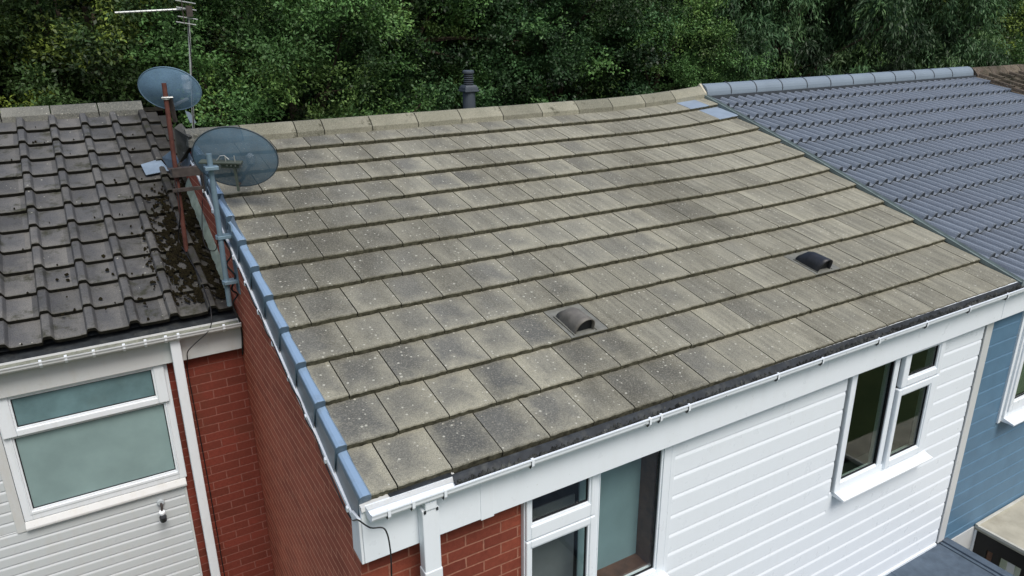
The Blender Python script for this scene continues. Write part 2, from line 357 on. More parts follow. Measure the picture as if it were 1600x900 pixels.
house = thing('terraced_house', 'middle house with worn flat tan tiles, white cladding and blue verge caps', 'house', (0, 0, 0))
W = 5.85
rb = MB(); rb.uv = []; rb.rnd = []
pb = MB(); pb.uv = []; pb.rnd = []; patches = {}
VENTT = {(2, 1.65), (2, 4.05)}
for n in range(12):
    s1 = (n+1)*G+.03 if n < 11 else (n+1)*G-.02
    e = [0]+[.15+.3*i for i in range(20)] if n % 2 == 0 else [.3*i for i in range(20)]
    e = [x for x in e if x < W-.02]+[W]
    for a, c in zip(e[:-1], e[1:]):
        if (n, round(a, 2)) in VENTT: continue
        rr = [random.random() for _ in range(3)]
        if a < .5 and c-a < .2: rr[0] = .95
        if n == 11: rr[0] = min(rr[0], .5) if a < 2.6 else rr[0]
        if n == 0 and a > 3.3: rr[2] *= .5
        if (n == 11 and 5.35 < (a+c)/2 < 5.62) or (n == 10 and 5.6 < (a+c)/2 < 5.9):
            pm = MB(); pm.uv = []; pm.rnd = []; slab_tile(pm, a+.0022, c-.0022, n, s1, rr); patches[n] = pm; continue
        slab_tile(rb, a+.0034, c-.0034, n, s1, rr)
roof = rb.build('roof', [M['tile'], M['tile_edge']], house)
for n, pm in patches.items(): tag(pm.build('replacement_tile', [M['patch'], M['tile_edge']], roof), 'pale blue grey replacement tile at the top right of the roof')
# battens and felt below the tiles, and the back slope
def under(b):
    xs = [0, 2, 3.6, 4.4, 4.8, 5.1, 5.4, 5.6, 5.84]
    for i in range(len(xs)-1):
        for (sa, sb) in ((.06, 1), (1, 2), (2, 3), (3, 4.13)):
            q = [pt(xs[i], sa, -.072), pt(xs[i+1], sa, -.072), pt(xs[i+1], sb, -.072), pt(xs[i], sb, -.072)]; b.add(q, [(0, 1, 2, 3)])
part(under, 'roof_felt', M['dark'], roof)
def back(b, x0, x1, yr, zr, th, t=.04, L=4.15):
    yb, zb = yr+L*math.cos(th), zr-L*math.sin(th); b.prism([(yr, zr), (yb, zb), (yb, zb-t), (yr, zr-t)], 0, x0, x1)
part(lambda b: back(b, -.02, W, 3.98, 1.20, TH), 'back_slope', M['edge_left'], house)

# ridge tiles: angled, bedded
def angle_ridge(x0, x1, yc, zt, zl, hw, mat, parent, lf=None, name='ridge_tile', drop=.0):
    b = MB(); b.uv = []; b.rnd = []; rr = [random.random() for _ in range(3)]; nx = 4
    prof = [(-hw, zl-.058), (-hw, zl), (-hw*.55, zl+(zt-zl)*.56), (-hw*.16, zt-.004), (hw*.16, zt-.004), (hw*.55, zl+(zt-zl)*.56), (hw, zl), (hw, zl-.058)]
    for i in range(nx+1):
        x = x0+(x1-x0)*i/nx
        for j, (dy, z) in enumerate(prof):
            b.v.append((x, yc+dy+random.uniform(-.001, .001), z+(lf(x) if lf else 0)+random.uniform(-.001, .001)+drop)); b.uv.append((i/nx*.8+.1, .15+.7*j/7)); b.rnd.append(rr)
    for i in range(nx):
        for j in range(7): a = i*8+j; b.f.append((a, a+8, a+9, a+1)); b.mi.append(0)
    b.f.append(tuple(range(7, -1, -1))); b.f.append(tuple(nx*8+j for j in range(8))); b.mi += [0, 0]
    return b.build(name, mat, parent, bevel=.004)
lf13 = lambda x: lift(x, 4.1)
J = [-.07, .38, .854, 1.108, 1.573, 2.047, 2.525, 3.01, 3.495, 3.977, 4.448, 4.927, 5.384, 5.90]
for i in range(len(J)-1):
    tag(angle_ridge(J[i]+.004, J[i+1]-.004, 3.985, 1.292, 1.205, .118, M['ridge'] if i else M['ridge_left'], house, lf13), 'smooth grey end ridge tile at the gable' if i == 0 else None)
for i in range(1, len(J)-1):
        x = J[i]; z = lf13(x); MB().prism([(3.985-.112, 1.196+z), (3.985-.02, 1.284+z), (3.985+.02, 1.284+z), (3.985+.112, 1.196+z)], 0, x-.006, x+.006).build('ridge_mortar', M['edge_left'], house)

# blue plastic verge caps, one per course
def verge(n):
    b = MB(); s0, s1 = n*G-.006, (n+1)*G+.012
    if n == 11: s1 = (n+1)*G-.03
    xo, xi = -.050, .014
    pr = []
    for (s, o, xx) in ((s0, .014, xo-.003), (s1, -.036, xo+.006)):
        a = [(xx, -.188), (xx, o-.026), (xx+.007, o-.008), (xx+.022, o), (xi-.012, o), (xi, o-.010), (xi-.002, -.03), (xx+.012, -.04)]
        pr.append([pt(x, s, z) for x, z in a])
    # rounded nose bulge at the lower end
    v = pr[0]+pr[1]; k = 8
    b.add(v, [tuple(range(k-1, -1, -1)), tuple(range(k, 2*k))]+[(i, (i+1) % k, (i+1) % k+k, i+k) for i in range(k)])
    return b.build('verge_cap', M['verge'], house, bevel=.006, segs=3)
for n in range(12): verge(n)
def barge(b):
    b.add([pt(x, s, o) for s in (-.05, 4.1) for x, o in ((-.060, -.212), (-.060, -.184), (-.040, -.184), (-.040, -.212))], [(3, 2, 1, 0), (4, 5, 6, 7), (0, 1, 5, 4), (1, 2, 6, 5), (2, 3, 7, 6), (3, 0, 4, 7)])
bb = part(barge, 'verge_rail', M['white_clean'], house)
for n in range(12):
    s = n*G+.10
    b = MB(); v = [pt(x, s+ds, o) for ds in (0, .022) for x, o in ((-.070, -.212), (-.070, -.182), (-.056, -.178), (-.056, -.214))]
    b.add(v, [(3, 2, 1, 0), (4, 5, 6, 7), (0, 1, 5, 4), (1, 2, 6, 5), (2, 3, 7, 6), (3, 0, 4, 7)]); b.build('rail_clip', M['white_clean'], bb, bevel=.003)

# hooded roof vents
def vent(x0, n, mh, mb, lab):
    b = MB(); b.uv = []; b.rnd = []; slab_tile(b, x0+.002, x0+.298, n, (n+1)*G+.03, [.5]*3, jag=False, thick=.022)
    base = b.build('roof_vent', [mb, M['tile_edge']], house); tag(base, lab)
    s0 = n*G+.010; xc = x0+.118; L = .250; h = MB(); nn = 12; K = 6
    def P(x, s, o): return pt(x, s, .002+o-.037*(s-n*G)/G)
    outer = []; inner = []
    for i in range(K+1):
        t = i/K; s = s0+L*t; hw = .076-.006*t; hh = .112-.016*t if t < .65 else (.1016)*(1-((t-.65)/.35)**2*.62)
        for lst, q in ((outer, 0), (inner, .006)):
            ring = []
            for k in range(nn+1):
                a = PI*k/nn; cx, sz = math.cos(a), math.sin(a)**.72
                lean = 0     # the mouth leans forward
                ring.append(P(xc-cx*(hw-q), s-lean*.6+.012*(1-math.sin(a))*(i == 0), sz*(hh-q)))
            lst.append(ring)
    vs = [p for r_ in outer for p in r_]; n1 = len(vs); vs += [p for r_ in inner[:K] for p in r_]; w_ = nn+1; fs = []
    for i in range(K):
        for k in range(nn): fs.append((i*w_+k, i*w_+k+1, (i+1)*w_+k+1, (i+1)*w_+k))
    fs.append(tuple(K*w_+k for k in range(w_)))
    for i in range(K-1):
        for k in range(nn): fs.append((n1+i*w_+k, n1+(i+1)*w_+k, n1+(i+1)*w_+k+1, n1+i*w_+k+1))
    for k in range(nn): fs.append((k, n1+k, n1+k+1, k+1))
    h.add(vs, fs); h.build('hood', mh, base, smooth=True)
    f = MB()          # flange seam round the hood, and the dark throat behind it
    for sx in (-1, 1):
        f = MB(); v = [P(xc+sx*.088, s0+.0, .001), P(xc+sx*.092, s0+.0, .001), P(xc+sx*.088, s0+L, .001), P(xc+sx*.092, s0+L, .001), P(xc+sx*.088, s0, .006), P(xc+sx*.092, s0, .006), P(xc+sx*.088, s0+L, .006), P(xc+sx*.092, s0+L, .006)]
        f.add(v, [(0, 1, 3, 2), (4, 5, 7, 6), (0, 1, 5, 4), (2, 3, 7, 6), (0, 2, 6, 4), (1, 3, 7, 5)]); f.build('flange', M['ridge_left'], base)
    
    t = MB(); ring = [P(xc-math.cos(PI*k/10)*.070, s0+.035, math.sin(PI*k/10)**.72*.100) for k in range(11)]; t.add(ring, [tuple(range(11))]); t.build('throat', M['rubber'], base)
vent(1.65, 2, M['vent_hood'], M['vent_base'], 'weathered grey hooded vent tile near the eave')
vent(4.05, 2, M['vent_black'], M['vent_base'], 'blackish hooded vent tile further right')

# ------------------------------------------------------------------ walls of the middle house
YW = .1
def mz(a, b, c=0): return a
gp = [(YW+.004, GZ), (YW+.004, YW*TT-.14), (3.98, 3.98*TT-.12), (7.9, .02), (7.9, GZ)]
MB().prism(gp, 0, -.04, .18).build('gable_wall', M['brick_gable'], house)
MB().prism([(YW+.02, GZ), (YW+.02, YW*TT-.16), (3.98, 3.98*TT-.1), (7.9, .02), (7.9, GZ)], 0, 5.66, 5.84).build('party_wall', M['room'], house)
MB().box(.18, 5.66, 7.7, 7.9, GZ, 0).build('back_wall', M['brick_front'], house)
def fb(b):
    b.box(-.038, .92, YW-.0, YW+.2, GZ, -.2); b.box(.92, 2.04, YW, YW+.2, GZ, -1.45)
fwall = part(fb, 'front_wall', M['brick_front'], house)
def inner(b):
    b.box(2.04, 3.83, YW+.02, YW+.2, GZ, -.2); b.box(3.83, 4.99, YW+.02, YW+.2, GZ, -1.45); b.box(4.99, 5.66, YW+.02, YW+.2, GZ, -.2)
part(inner, 'inner_wall', M['room'], house)
def cladding(b, x0, x1, z1, z0, y, pitch, depth, holes=(), groove=.22):
    """shiplap boards: flat face, curved neck at the top of each board"""
    z = z1
    prof = [(0, 0), (0, 1-groove), (.25, 1-groove*.72), (.7, 1-groove*.42), (1, 1-groove*.22), (1, 1)]
    zs = z1-math.ceil((z1-z0)/pitch)*pitch
    while zs < z1-1e-6:
        segs = [(x0, x1)]
        for (ha, hb, hz0, hz1) in holes:
            if zs < hz1 and zs+pitch > hz0+.01:
                segs = [q for (a, c) in segs for q in ((a, min(c, ha)), (max(a, hb), c)) if q[1] > q[0]+1e-4]
        for a, c in segs:
            v = [(x, y+d*depth, max(z0, zs+t*pitch)) for x in (a, c) for d, t in prof]; n = len(prof)
            b.add(v, [(i, i+n, i+n+1, i+1) for i in range(n-1)]+[(n-1, 2*n-1, n, 0)])
        zs += pitch
cl = part(lambda b: cladding(b, 2.075, 5.655, -.36+.155*0-.0, -2.70, YW-.022, .1547, .0085, [(3.80, 5.02, -1.47, 0)]), 'cladding', M['clad_white'], house)
boxp('sill_panel', M['clad_white'], house, 3.79, 5.03, YW-.0215, YW+.01, -1.70, -1.44)
boxp('corner_trim', M['white_old'], house, 5.668, 5.775, YW-.035, YW+.02, -2.70, -.30)
boxp('corner_trim', M['dark'], house, 5.655, 5.668, YW-.008, YW+.02, -2.70, -.30)
boxp('edge_trim', M['clad_white'], house, 2.040, 2.075, YW-.03, YW+.02, -2.70, -.30)
# fascia, soffit and eave
ZS = .0105
fa = MB().box(-.05, .62, -.012, .012, -.374, -.06, zs=ZS).box(.66, 5.70, -.012, .012, -.374, -.06, zs=ZS).build('fascia', M['white_clean'], house, bevel=.003)
MB().box(.60, .68, -.016, .012, -.380, -.06, zs=ZS).build('fascia_joint', M['white_clean'], fa, bevel=.002)
MB().box(-.05, 5.70, .012, YW+.02, -.366, -.350, zs=ZS).build('soffit', M['white'], house)
MB().prism([(-.012, -.374), (-.012, -.105), (.10, -.125), (.12, -.366)], 0, -.066, -.052).build('box_end', M['white'], house, bevel=.003)
def tray(b):
    b.prism([(-.062, -.070), (-.058, -.062), (-.024, -.036), (-.012, -.031), (-.002, -.040), (.012, -.050), (.08, -.046), (.08, -.072), (-.008, -.070)], 0, .44, 3.25)
    b.prism([(-.040, -.064), (-.036, -.056), (-.022, -.036), (-.012, -.031), (-.002, -.040), (.012, -.050), (.08, -.046), (.08, -.072), (-.008, -.070)], 0, 3.25, W)
    b.v = [(x, y, z+.0060*x*(1 if y < .01 else .3)) for x, y, z in b.v]
part(tray, 'eave_tray_or_shade_strip', M['dark'], house)
MB().prism([(-.020, -.034), (-.018, -.028), (.012, -.030), (.012, -.036)], 0, .10, .44).build('eave_tray_or_shade_strip', M['dark'], house)  # tray continued as a thin dark strip, for the shadow under the tiles
part(lambda b: b.prism([(-.028, -.062), (-.022, -.040), (.08, -.030), (.08, -.062)], 0, -.05, .46), 'eave_filler', M['white_old'], house)
# gutter: open channel
def gutter(b, x0, x1, yb, yf, zt, d=.055, zs=0.006, t=.003):
    prof = []
    n = 10
    for k in range(n+1):
        a = PI*k/n; prof.append(((yb+yf)/2+math.cos(a)*(yb-yf)/2, zt-math.sin(a)**.6*d))
    inn = [((yb+yf)/2+(y-(yb+yf)/2)*.93, z+(.004 if 0 < i < n else 0)) for i, (y, z) in enumerate(prof)]
    lip = [(yf-.006, zt-.002), (yf-.006, zt+.005), (yf+.004, zt+.005)]
    poly = prof+lip+inn[::-1]
    m_ = len(poly); v = [(x, y, z+zs*x) for x in (x0, x1) for (y, z) in poly]
    b.add(v, [(i, (i+1) % m_, (i+1) % m_+m_, i+m_) for i in range(m_)])
    for xx, s in ((x0, 0), (x1, 1)): b.add([(xx, y, z+zs*xx) for y, z in prof], [tuple(range(n+1))])
gt = part(lambda b: gutter(b, -.03, 5.88, -.014, -.112, -.036, zs=.0055), 'gutter', M['white_clean'], house)
for x in (.056, .182, .353, .865, 1.67, 1.753, 1.974, 2.75, 3.187, 3.8, 4.38, 4.95, 5.5):
    b = MB(); z = -.036+.0055*x
    b.prism([(-.119, z+.007), (-.102, z+.009), (-.102, z+.005), (-.116, z+.002), (-.116, z-.030), (-.104, z-.052), (-.014, z-.061), (-.014, z-.066), (-.106, z-.056), (-.119, z-.034)], 0, x-.008, x+.008); b.build('gutter_clip', M['white_clean'], gt, bevel=.002)
def deb(b):
    for i in range(900):
        x = .45+5.4*(i/900)+random.uniform(-.01, .01); y = random.uniform(-.097, -.018); z = -.032+.006*x-.026+random.uniform(0, .010)
        r = random.uniform(.006, .016)
        v = [(x+dx*r*random.uniform(.6, 1.4), y+dy*r*random.uniform(.5, 1.2), z+dz*r) for dx, dy, dz in ((-1, -1, -.5), (1, -1, -.5), (1, 1, -.5), (-1, 1, -.5), (0, 0, .7))]
        b.add(v, [(0, 1, 4), (1, 2, 4), (2, 3, 4), (3, 0, 4), (3, 2, 1, 0)])
    b.box(.45, 5.86, -.100, -.022, -.072, -.060, zs=.006)
tag(part(deb, 'gutter_debris', M['shaded_debris'], gt), kind='stuff')  # silt and bits, coloured dark also for the shade in the gutter
# downpipe
def dp(b):
    b.box(.238, .330, -.082, -.016, -1.0, -.135); 
    b.box(.252, .316, -.09, -.03, -.135, -.088)
d = part(dp, 'downpipe', M['white_clean'], house, bevel=.006)
boxp('pipe_joint', M['white'], d, .234, .334, -.086, -.012, -.61, -.60+.09, bevel=.006)
MB().box(.240, .328, -.080, -.018, GZ, -1.0).build('pipe_length', M['white_clean'], d, bevel=.006)
for x in (.245, .312): MB().box(x, x+.011, -.088, -.080, -.15, -.135).build('screw', M['dark'], d)

# ------------------------------------------------------------------ windows
def frame_rect(b, x0, x1, z0, z1, w, y0, y1, wl=None, wr=None, wt=None, wb=None):
    wl, wr, wt, wb = [w if q is None else q for q in (wl, wr, wt, wb)]
    b.box(x0, x0+wl, y0, y1, z0, z1); b.box(x1-wr, x1, y0, y1, z0, z1)
    b.box(x0+wl, x1-wr, y0, y1, z0, z0+wb); b.box(x0+wl, x1-wr, y0, y1, z1-wt, z1)
def sash(parent, x0, x1, z0, z1, gx0, gx1, gz0, gz1, y, gl, mat, name='sash'):
    """opening light with a sloping bead round its pane"""
    b = MB(); yo = y-.016
    frame_rect(b, x0, x1, z0, z1, 0, yo, y+.03, gx0-x0-.012, x1-gx1-.012, z1-gz1-.012, gz0-z0-.012)
    s = b.build(name, mat, parent, bevel=.008, segs=3)
    b = MB(); frame_rect(b, gx0-.013, gx1+.013, gz0-.013, gz1+.013, .013, y-.006, y+.028); b.build('glazing_bead', mat, s, bevel=.003)
    b = MB(); frame_rect(b, gx0, gx1, gz0, gz1, .006, y+.006, y+.02); b.build('gasket', M['rubber'], s)
    MB().box(gx0, gx1, y+.012, y+.018, gz0, gz1).build('pane', gl, s)
    return s
# window beside the brick
wn = thing_w = MB(); frame_rect(wn, .922, 2.040, -1.425, -.33, .05, YW-.03, YW+.04); wn.box(1.428, 1.470, YW-.03, YW+.04, -1.375, -.38)
win = wn.build('window', M['white_clean'], house, bevel=.004)
sash(win, .928, 1.424, -.695, -.34, .972, 1.376, -.592, -.38, YW-.035, M['glass'], M['white_clean'], 'top_sash')
sash(win, .928, 1.424, -1.40, -.703, .972, 1.376, -1.33, -.767, YW-.035, M['glass'], M['white_clean'], 'casement_sash')
sash(win, 1.458, 2.012, -1.41, -.34, 1.472, 1.962, -1.364, -.36, YW-.018, M['glass'], M['white_clean'], 'fixed_light')
boxp('sill', M['white_clean'], win, .90, 2.06, YW-.10, YW+.02, -1.462, -1.428)
MB().box(1.962, 1.99, YW+.03, YW+.168, -1.38, -.33).build('inner_reveal', M['wood'], win)
MB().box(1.46, 1.962, YW+.04, YW+.17, -1.40, -1.372).build('timber_lining', M['wood'], win)
MB().box(1.46, 2.30, YW+.17, YW+.18, -1.40, -.33).build('inner_board', M['plaster'], win)
MB().box(.96, 1.44, YW+.19, YW+.20, -1.42, -.70).build('blind_or_reflection_board', plain('grey_reflection_board', (.17, .185, .195), .8), win)  # plain grey board added behind the casement, for a pale reflection
# window in the cladding
wn = MB(); frame_rect(wn, 3.825, 4.995, -1.435, -.33, .062, YW-.045, YW+.04); wn.box(4.355, 4.415, YW-.045, YW+.04, -1.375, -.39)
win2 = wn.build('window', M['white_clean'], house, bevel=.004)
sash(win2, 3.875, 4.372, -1.40, -.34, 3.890, 4.355, -1.347, -.36, YW-.03, M['glass_dark'], M['white_clean'], 'fixed_light')
sash(win2, 4.450, 4.985, -.655, -.34, 4.535, 4.915, -.580, -.38, YW-.055, M['glass_dark'], M['white_clean'], 'top_sash')
sash(win2, 4.435, 4.985, -1.405, -.668, 4.492, 4.880, -1.325, -.740, YW-.055, M['glass_dark'], M['white_clean'], 'casement_sash')
part(lambda b: b.prism([(YW-.13, -1.478), (YW-.13, -1.462), (YW-.04, -1.437), (YW+.02, -1.437), (YW+.02, -1.478)], 0, 3.84, 5.045), 'sill', M['white'], win2, bevel=.003)
# rooms behind the glass
def room(x0, x1):
    b = MB(); b.box(x0, x1, 3.0, 3.05, -2.65, -.25); b.box(x0-.02, x0, YW+.2, 3, -2.65, -.25); b.box(x1, x1+.02, YW+.2, 3, -2.65, -.25); b.box(x0, x1, YW+.2, 3, -.24, -.22)
    r = b.build('room', M['room'], house); MB().box(x0, x1, YW+.2, 3, -2.7, -2.65).build('carpet', M['carpet'], r); return r
room(.2, 2.9)
rm = room(2.95, 5.6)
MB().box(3.3, 4.5, .8, 2.2, -2.64, -2.2).build('bed', plain('dim_bedding', (.25, .25, .24), .9), rm, bevel=.05)
for x in (3.70, 4.95): MB().box(x, x+.1, .34, .42, -1.5, -.3).build('curtain', plain('dark_curtain', (.05, .05, .045), .9), rm)

# ------------------------------------------------------------------ flat porch roof
po = MB().box(2.6, 5.745, -2.8, YW-.024, -2.80, -2.722).build('porch_roof', M['felt'], house)
MB().box(5.745, 5.83, -2.8, YW-.03, -2.86, -2.690).box(5.71, 5.745, -2.8, YW-.03, -2.722, -2.708).build('kerb', M['felt'], po, bevel=.01)
MB().box(4.93, 4.945, -2.8, YW-.03, -2.722, -2.718).box(3.9, 3.915, -2.8, YW-.03, -2.722, -2.718).build('felt_seam', M['felt'], po)
MB().box(2.7, 5.7, -2.7, YW, GZ, -2.80).build('porch_wall', M['white_old'], po)
MB().box(2.2, 5.655, YW-.034, YW-.0, -2.722, -2.700).build('flashing_strip', M['white_clean'], po)

# ================================================================== profiled tile roofs
def profile_roof(b, xs_edges, prof, y0, z0, th, g, ncourse, drop, thick=.016, lf=None, jit=.002):
    """prof: list of (fraction of tile width, height); one strip per tile so every tile has its own tone"""
    ct, st = math.cos(th), math.sin(th)
    def P(x, s, o): return (x, y0+s*ct-o*st, z0+s*st+o*ct+(lf(x, s) if lf else 0))
    for n in range(ncourse):
        for (xa, xb) in xs_edges:
            rs = [random.random() for _ in range(3)]; s0 = n*g+random.uniform(-jit, jit); s1 = (n+1)*g+.03 if n < ncourse-1 else (n+1)*g
            base = len(b.v); k = len(prof); dz = random.uniform(-jit, jit)*.5
            for (f, h) in prof:
                x = xa+(xb-xa)*f
                for (s, o, vy) in ((s0+.004, h-thick, 0), (s0, h-.004, 0), (s0+.005, h, .01), (s1, h-drop*(s1-s0)/g, 1)):
                    b.v.append(P(x, s, o+dz)); b.uv.append((f, vy)); b.rnd.append(rs)
            for i in range(k-1):
                for j in range(3):
                    a = base+i*4+j; b.f.append((a, a+4, a+5, a+1)); b.mi.append(1 if j == 0 else 0)

# ---- left house
LT, LG, LW = R(20.798), .28174, .2709
LX, LY, LZ = -.48862, 2.72221, .11861
lh = thing('terraced_house', 'left house with dark rolled mossy tiles and frosted window, set back', 'house', (-3, 2.8, 0))
def lz(y): return LZ+(y-LY)*math.tan(LT)
prof = [(0, -.004), (.13, -.002), (.165, .034), (.185, .041), (.26, .043), (.345, .041), (.365, .034), (.42, .002), (.47, -.004), (.80, -.005), (1, -.004)]
edges = []
for k in range(-1, 21):
    xc = LX-LW*k; xa = xc-.28*LW; edges.append((xa, xa+LW if k > -1 else -.075))
lb = MB(); lb.uv = []; lb.rnd = []
prof_last = [(f*(LW/(edges[0][1]-edges[0][0])), h) for f, h in prof if f*(LW/(edges[0][1]-edges[0][0])) <= 1]+[(1, 0)]
profile_roof(lb, edges[1:], prof, LY, LZ-.035*0, LT, LG, 12, .036, .034, None, .003)
profile_roof(lb, edges[:1], prof_last, LY, LZ, LT, LG, 12, .036, .034, None, .003)
profile_roof(lb, [(-.075, .02)], [(0, 0), (.5, 0), (1, 0)], LY+1.72, LZ+1.72*math.tan(LT), LT, LG, 5, .022)
# the roll tops sit on the measured line, so the pans are lowered by the roll height
lb.v = [(x, y+.035*math.sin(LT), z-.035*math.cos(LT)) for x, y, z in lb.v]
lroof = lb.build('roof', [M['tile_left'], M['edge_left']], lh)
YR = LY+12*LG*math.cos(LT); ZR = LZ+12*LG*math.sin(LT)
MB().add([(-6, LY+.05, LZ-.07), (-.07, LY+.05, LZ-.07), (-.07, YR, ZR-.08), (-6, YR, ZR-.08)], [(0, 1, 2, 3)]).build('roof_felt', M['dark'], lroof)
part(lambda b: back(b, -6, -.0, YR+.02, ZR-.02, LT, L=3.7), 'back_slope', M['edge_left'], lh)
xx = -.192
Jl = [-.192-.4215*i for i in range(0, 15)]
for i in range(len(Jl)-1):
    angle_ridge(Jl[i+1]+.005, Jl[i]-.005, YR+.09, ZR+.050, ZR-.030, .115, M['ridge_left'], lh)
# walls
LYW = 2.8
MB().prism([(LYW+.03, GZ), (LYW+.03, lz(LYW)-.12), (YR, ZR-.1), (9.3, .1), (9.3, GZ)], 0, -6, -5.85).build('party_wall', M['room'], lh)
MB().prism([(7.92, GZ), (7.92, .55), (9.3, .1), (9.3, GZ)], 0, -.26, -.06).prism([(4.5, -.5), (4.5, .7), (YR, ZR-.14), (8.2, .4), (8.2, -.5)], 0, -.16, -.06).build('gable_wall', M['brick_gable'], lh)
MB().box(-6, -.1, 9.1, 9.3, GZ, .0).build('back_wall', M['brick_front'], lh)
MB().box(-.622, -.0425, LYW, LYW+.2, GZ, -.2).build('front_wall', M['brick_left'], lh)
MB().box(-6, -.622, LYW+.02, LYW+.2, GZ, -1.30).box(-6, -1.72, LYW+.02, LYW+.2, -1.30, -.2).build('inner_wall', M['room'], lh)
part(lambda b: cladding(b, -6, -.632, -1.36, GZ, LYW-.018, .0875, .011, (), .3), 'cladding', M['clad_old'], lh)
part(lambda b: cladding(b, -6, -1.775, -.30, -1.36, LYW-.018, .0875, .011, (), .3), 'cladding', M['clad_old'], lh)
boxp('edge_trim', M['white_old'], lh, -.634, -.618, LYW-.025, LYW+.01, GZ, -1.36)
boxp('edge_trim', M['white_old'], lh, -1.775, -1.715, LYW-.028, LYW+.02, -1.37, -.25)
lw = MB(); frame_rect(lw, -1.712, -.600, -1.290, -.25, .055, LYW-.03, LYW+.04); lw.box(-1.657, -.655, LYW-.03, LYW+.04, -.605, -.545)
lwin = lw.build('window', M['white'], lh, bevel=.005)
sash(lwin, -1.705, -.625, -.585, -.255, -1.606, -.712, -.522, -.30, LYW-.045, M['frost_top'], M['white'], 'top_sash')
sash(lwin, -1.670, -.645, -1.245, -.590, -1.645, -.670, -1.207, -.612, LYW-.02, M['frost'], M['white'], 'fixed_light')
part(lambda b: b.prism([(LYW-.06, -1.352), (LYW-.06, -1.335), (LYW-.03, -1.292), (LYW+.02, -1.292), (LYW+.02, -1.352)], 0, -1.715, -.612), 'sill', M['white_old'], lwin, bevel=.004)
# fascia and gutter
lf_ = MB().box(-6, -.555, 2.712, 2.732, -.262, -.02).box(-.552, -.045, 2.718, 2.732, -.268, -.02).build('fascia', M['white_old'], lh, bevel=.003)
MB().box(-6, -.045, 2.732, LYW+.01, -.255, -.242).build('soffit', M['white_old'], lh)
lgut = part(lambda b: gutter(b, -6, -.055, 2.712, 2.59, -.008, .05, 0), 'gutter', M['white_old'], lh)
for x in (-1.37, -1.22, -1.05, -.86, -.72, -.585, -.5, -.18, -1.7, -2.4, -3.1):
    MB().prism([(2.588, .004), (2.604, .007), (2.606, .0), (2.598, -.03), (2.62, -.05), (2.71, -.058), (2.71, -.064), (2.612, -.058), (2.588, -.03)], 0, x-.009, x+.009).build('gutter_clip', M['white'], lgut, bevel=.002)
def ldeb(b):
    b.box(-6, -.06, 2.612, 2.709, -.030, -.022)
    for i in range(260):
        x = random.uniform(-2.2, -.08); y = random.uniform(2.62, 2.70); r = random.uniform(.004, .010); z = -.022
        b.add([(x-r, y-r*.6, z), (x+r, y-r*.7, z), (x+r*.8, y+r*.6, z), (x-r, y+r*.5, z), (x, y, z+r*.6)], [(0, 1, 4), (1, 2, 4), (2, 3, 4), (3, 0, 4), (3, 2, 1, 0)])
tag(part(ldeb, 'gutter_silt', plain('green_grey_silt', (.24, .25, .20), .95, .3, .1, scale=20, dirt=(.10, .11, .07), dirt_amt=.8), lgut), kind='stuff')
part(lambda b: b.prism([(2.712, -.03), (2.712, -.008), (2.9, .04), (2.9, -.03)], 0, -6, -.06), 'eave_tray_or_shade_strip', M['dark'], lh)
boxp('downpipe', M['white'], lh, -.562, -.492, 2.64, 2.70, GZ, -.055, bevel=.006)
# weathering between the left roof and the gable
def strip(b):
    v = []
    for i in range(25):
        y = 2.93+1.45*i/24; z = lz(y)-.035; j = random.uniform(-.006, .006)
        v += [(-.088+j, y, z+.004), (-.072+j*.5, y, z+.045+j), (-.048, y, z+.085+j), (-.041, y, z+.086)]
    f = [(i*4+k, i*4+k+1, (i+1)*4+k+1, (i+1)*4+k) for i in range(24) for k in range(3)]
    b.add(v, f)
part(strip, 'mortar_fillet', M['render'], lh, smooth=True)

# ---- right house (grey double roll tiles, blue boards)
rh = thing('terraced_house', 'right house with smooth grey rolled tiles and blue cladding', 'house', (8.8, 0, 0))
RX0, RX1 = 5.895, 11.76
RO = .055
r0 = (-.03*CT-0*ST, -.03*ST+RO)
P2 = []
one = [(0, -.006), (.30, -.010), (.42, .002), (.50, .030), (.58, .046), (.67, .050), (.77, .046), (.86, .030), (.94, .002), (1, -.006)]
P2 = [(f/2, h) for f, h in one]+[(.5+f/2, h) for f, h in one[1:]]
re = [(RX0+.3*i, min(RX0+.3*(i+1), RX1)) for i in range(20) if RX0+.3*i < RX1-.01]
gb = MB(); gb.uv = []; gb.rnd = []
profile_roof(gb, re, P2, 0-.03*CT, RO-.03*ST-.03, TH, .3465, 12, .050, .046, None, .0006)
rroof = gb.build('roof', [M['tile_grey'], M['clip_dark']], rh)
MB().add([(RX0, .03, RO-.06), (RX1, .03, RO-.06), (RX1, 3.98, RO-.06+3.95*TT), (RX0, 3.98, RO-.06+3.95*TT)], [(0, 1, 2, 3)]).build('roof_felt', M['dark'], rroof)
part(lambda b: back(b, 5.86, 11.8, 3.99, 1.24, TH), 'back_slope', M['edge_left'], rh)
# bonding gutter along the join
def bond(b):
    for i in range(24):
        sa, sb = -.04+4.1*i/24, -.04+4.1*(i+1)/24
        for (xa, oa, xb, ob) in ((5.852, -.03, 5.854, .008), (5.854, .008, 5.866, .010), (5.866, .010, 5.870, -.004), (5.870, -.004, 5.888, -.004), (5.888, -.004, 5.897, .018)):
            l1 = lambda s: lift(5.85, s)
            q = [(xa, sa*CT, sa*ST+oa+l1(sa)), (xb, sa*CT, sa*ST+ob+l1(sa)), (xb, sb*CT, sb*ST+ob+l1(sb)), (xa, sb*CT, sb*ST+oa+l1(sb))]; b.add(q, [(0, 1, 2, 3)])
    b.add([(5.85, -.045, -.03), (5.94, -.045, -.02), (5.94, -.045, .03), (5.85, -.045, .02)], [(0, 1, 2, 3)])
part(bond, 'bonding_gutter', plain('green_grey_trough', (.17, .215, .205), .5, .2, .4, scale=10, dirt=(.06, .07, .06)), rh)
RJ = [5.90, 6.309, 6.76]
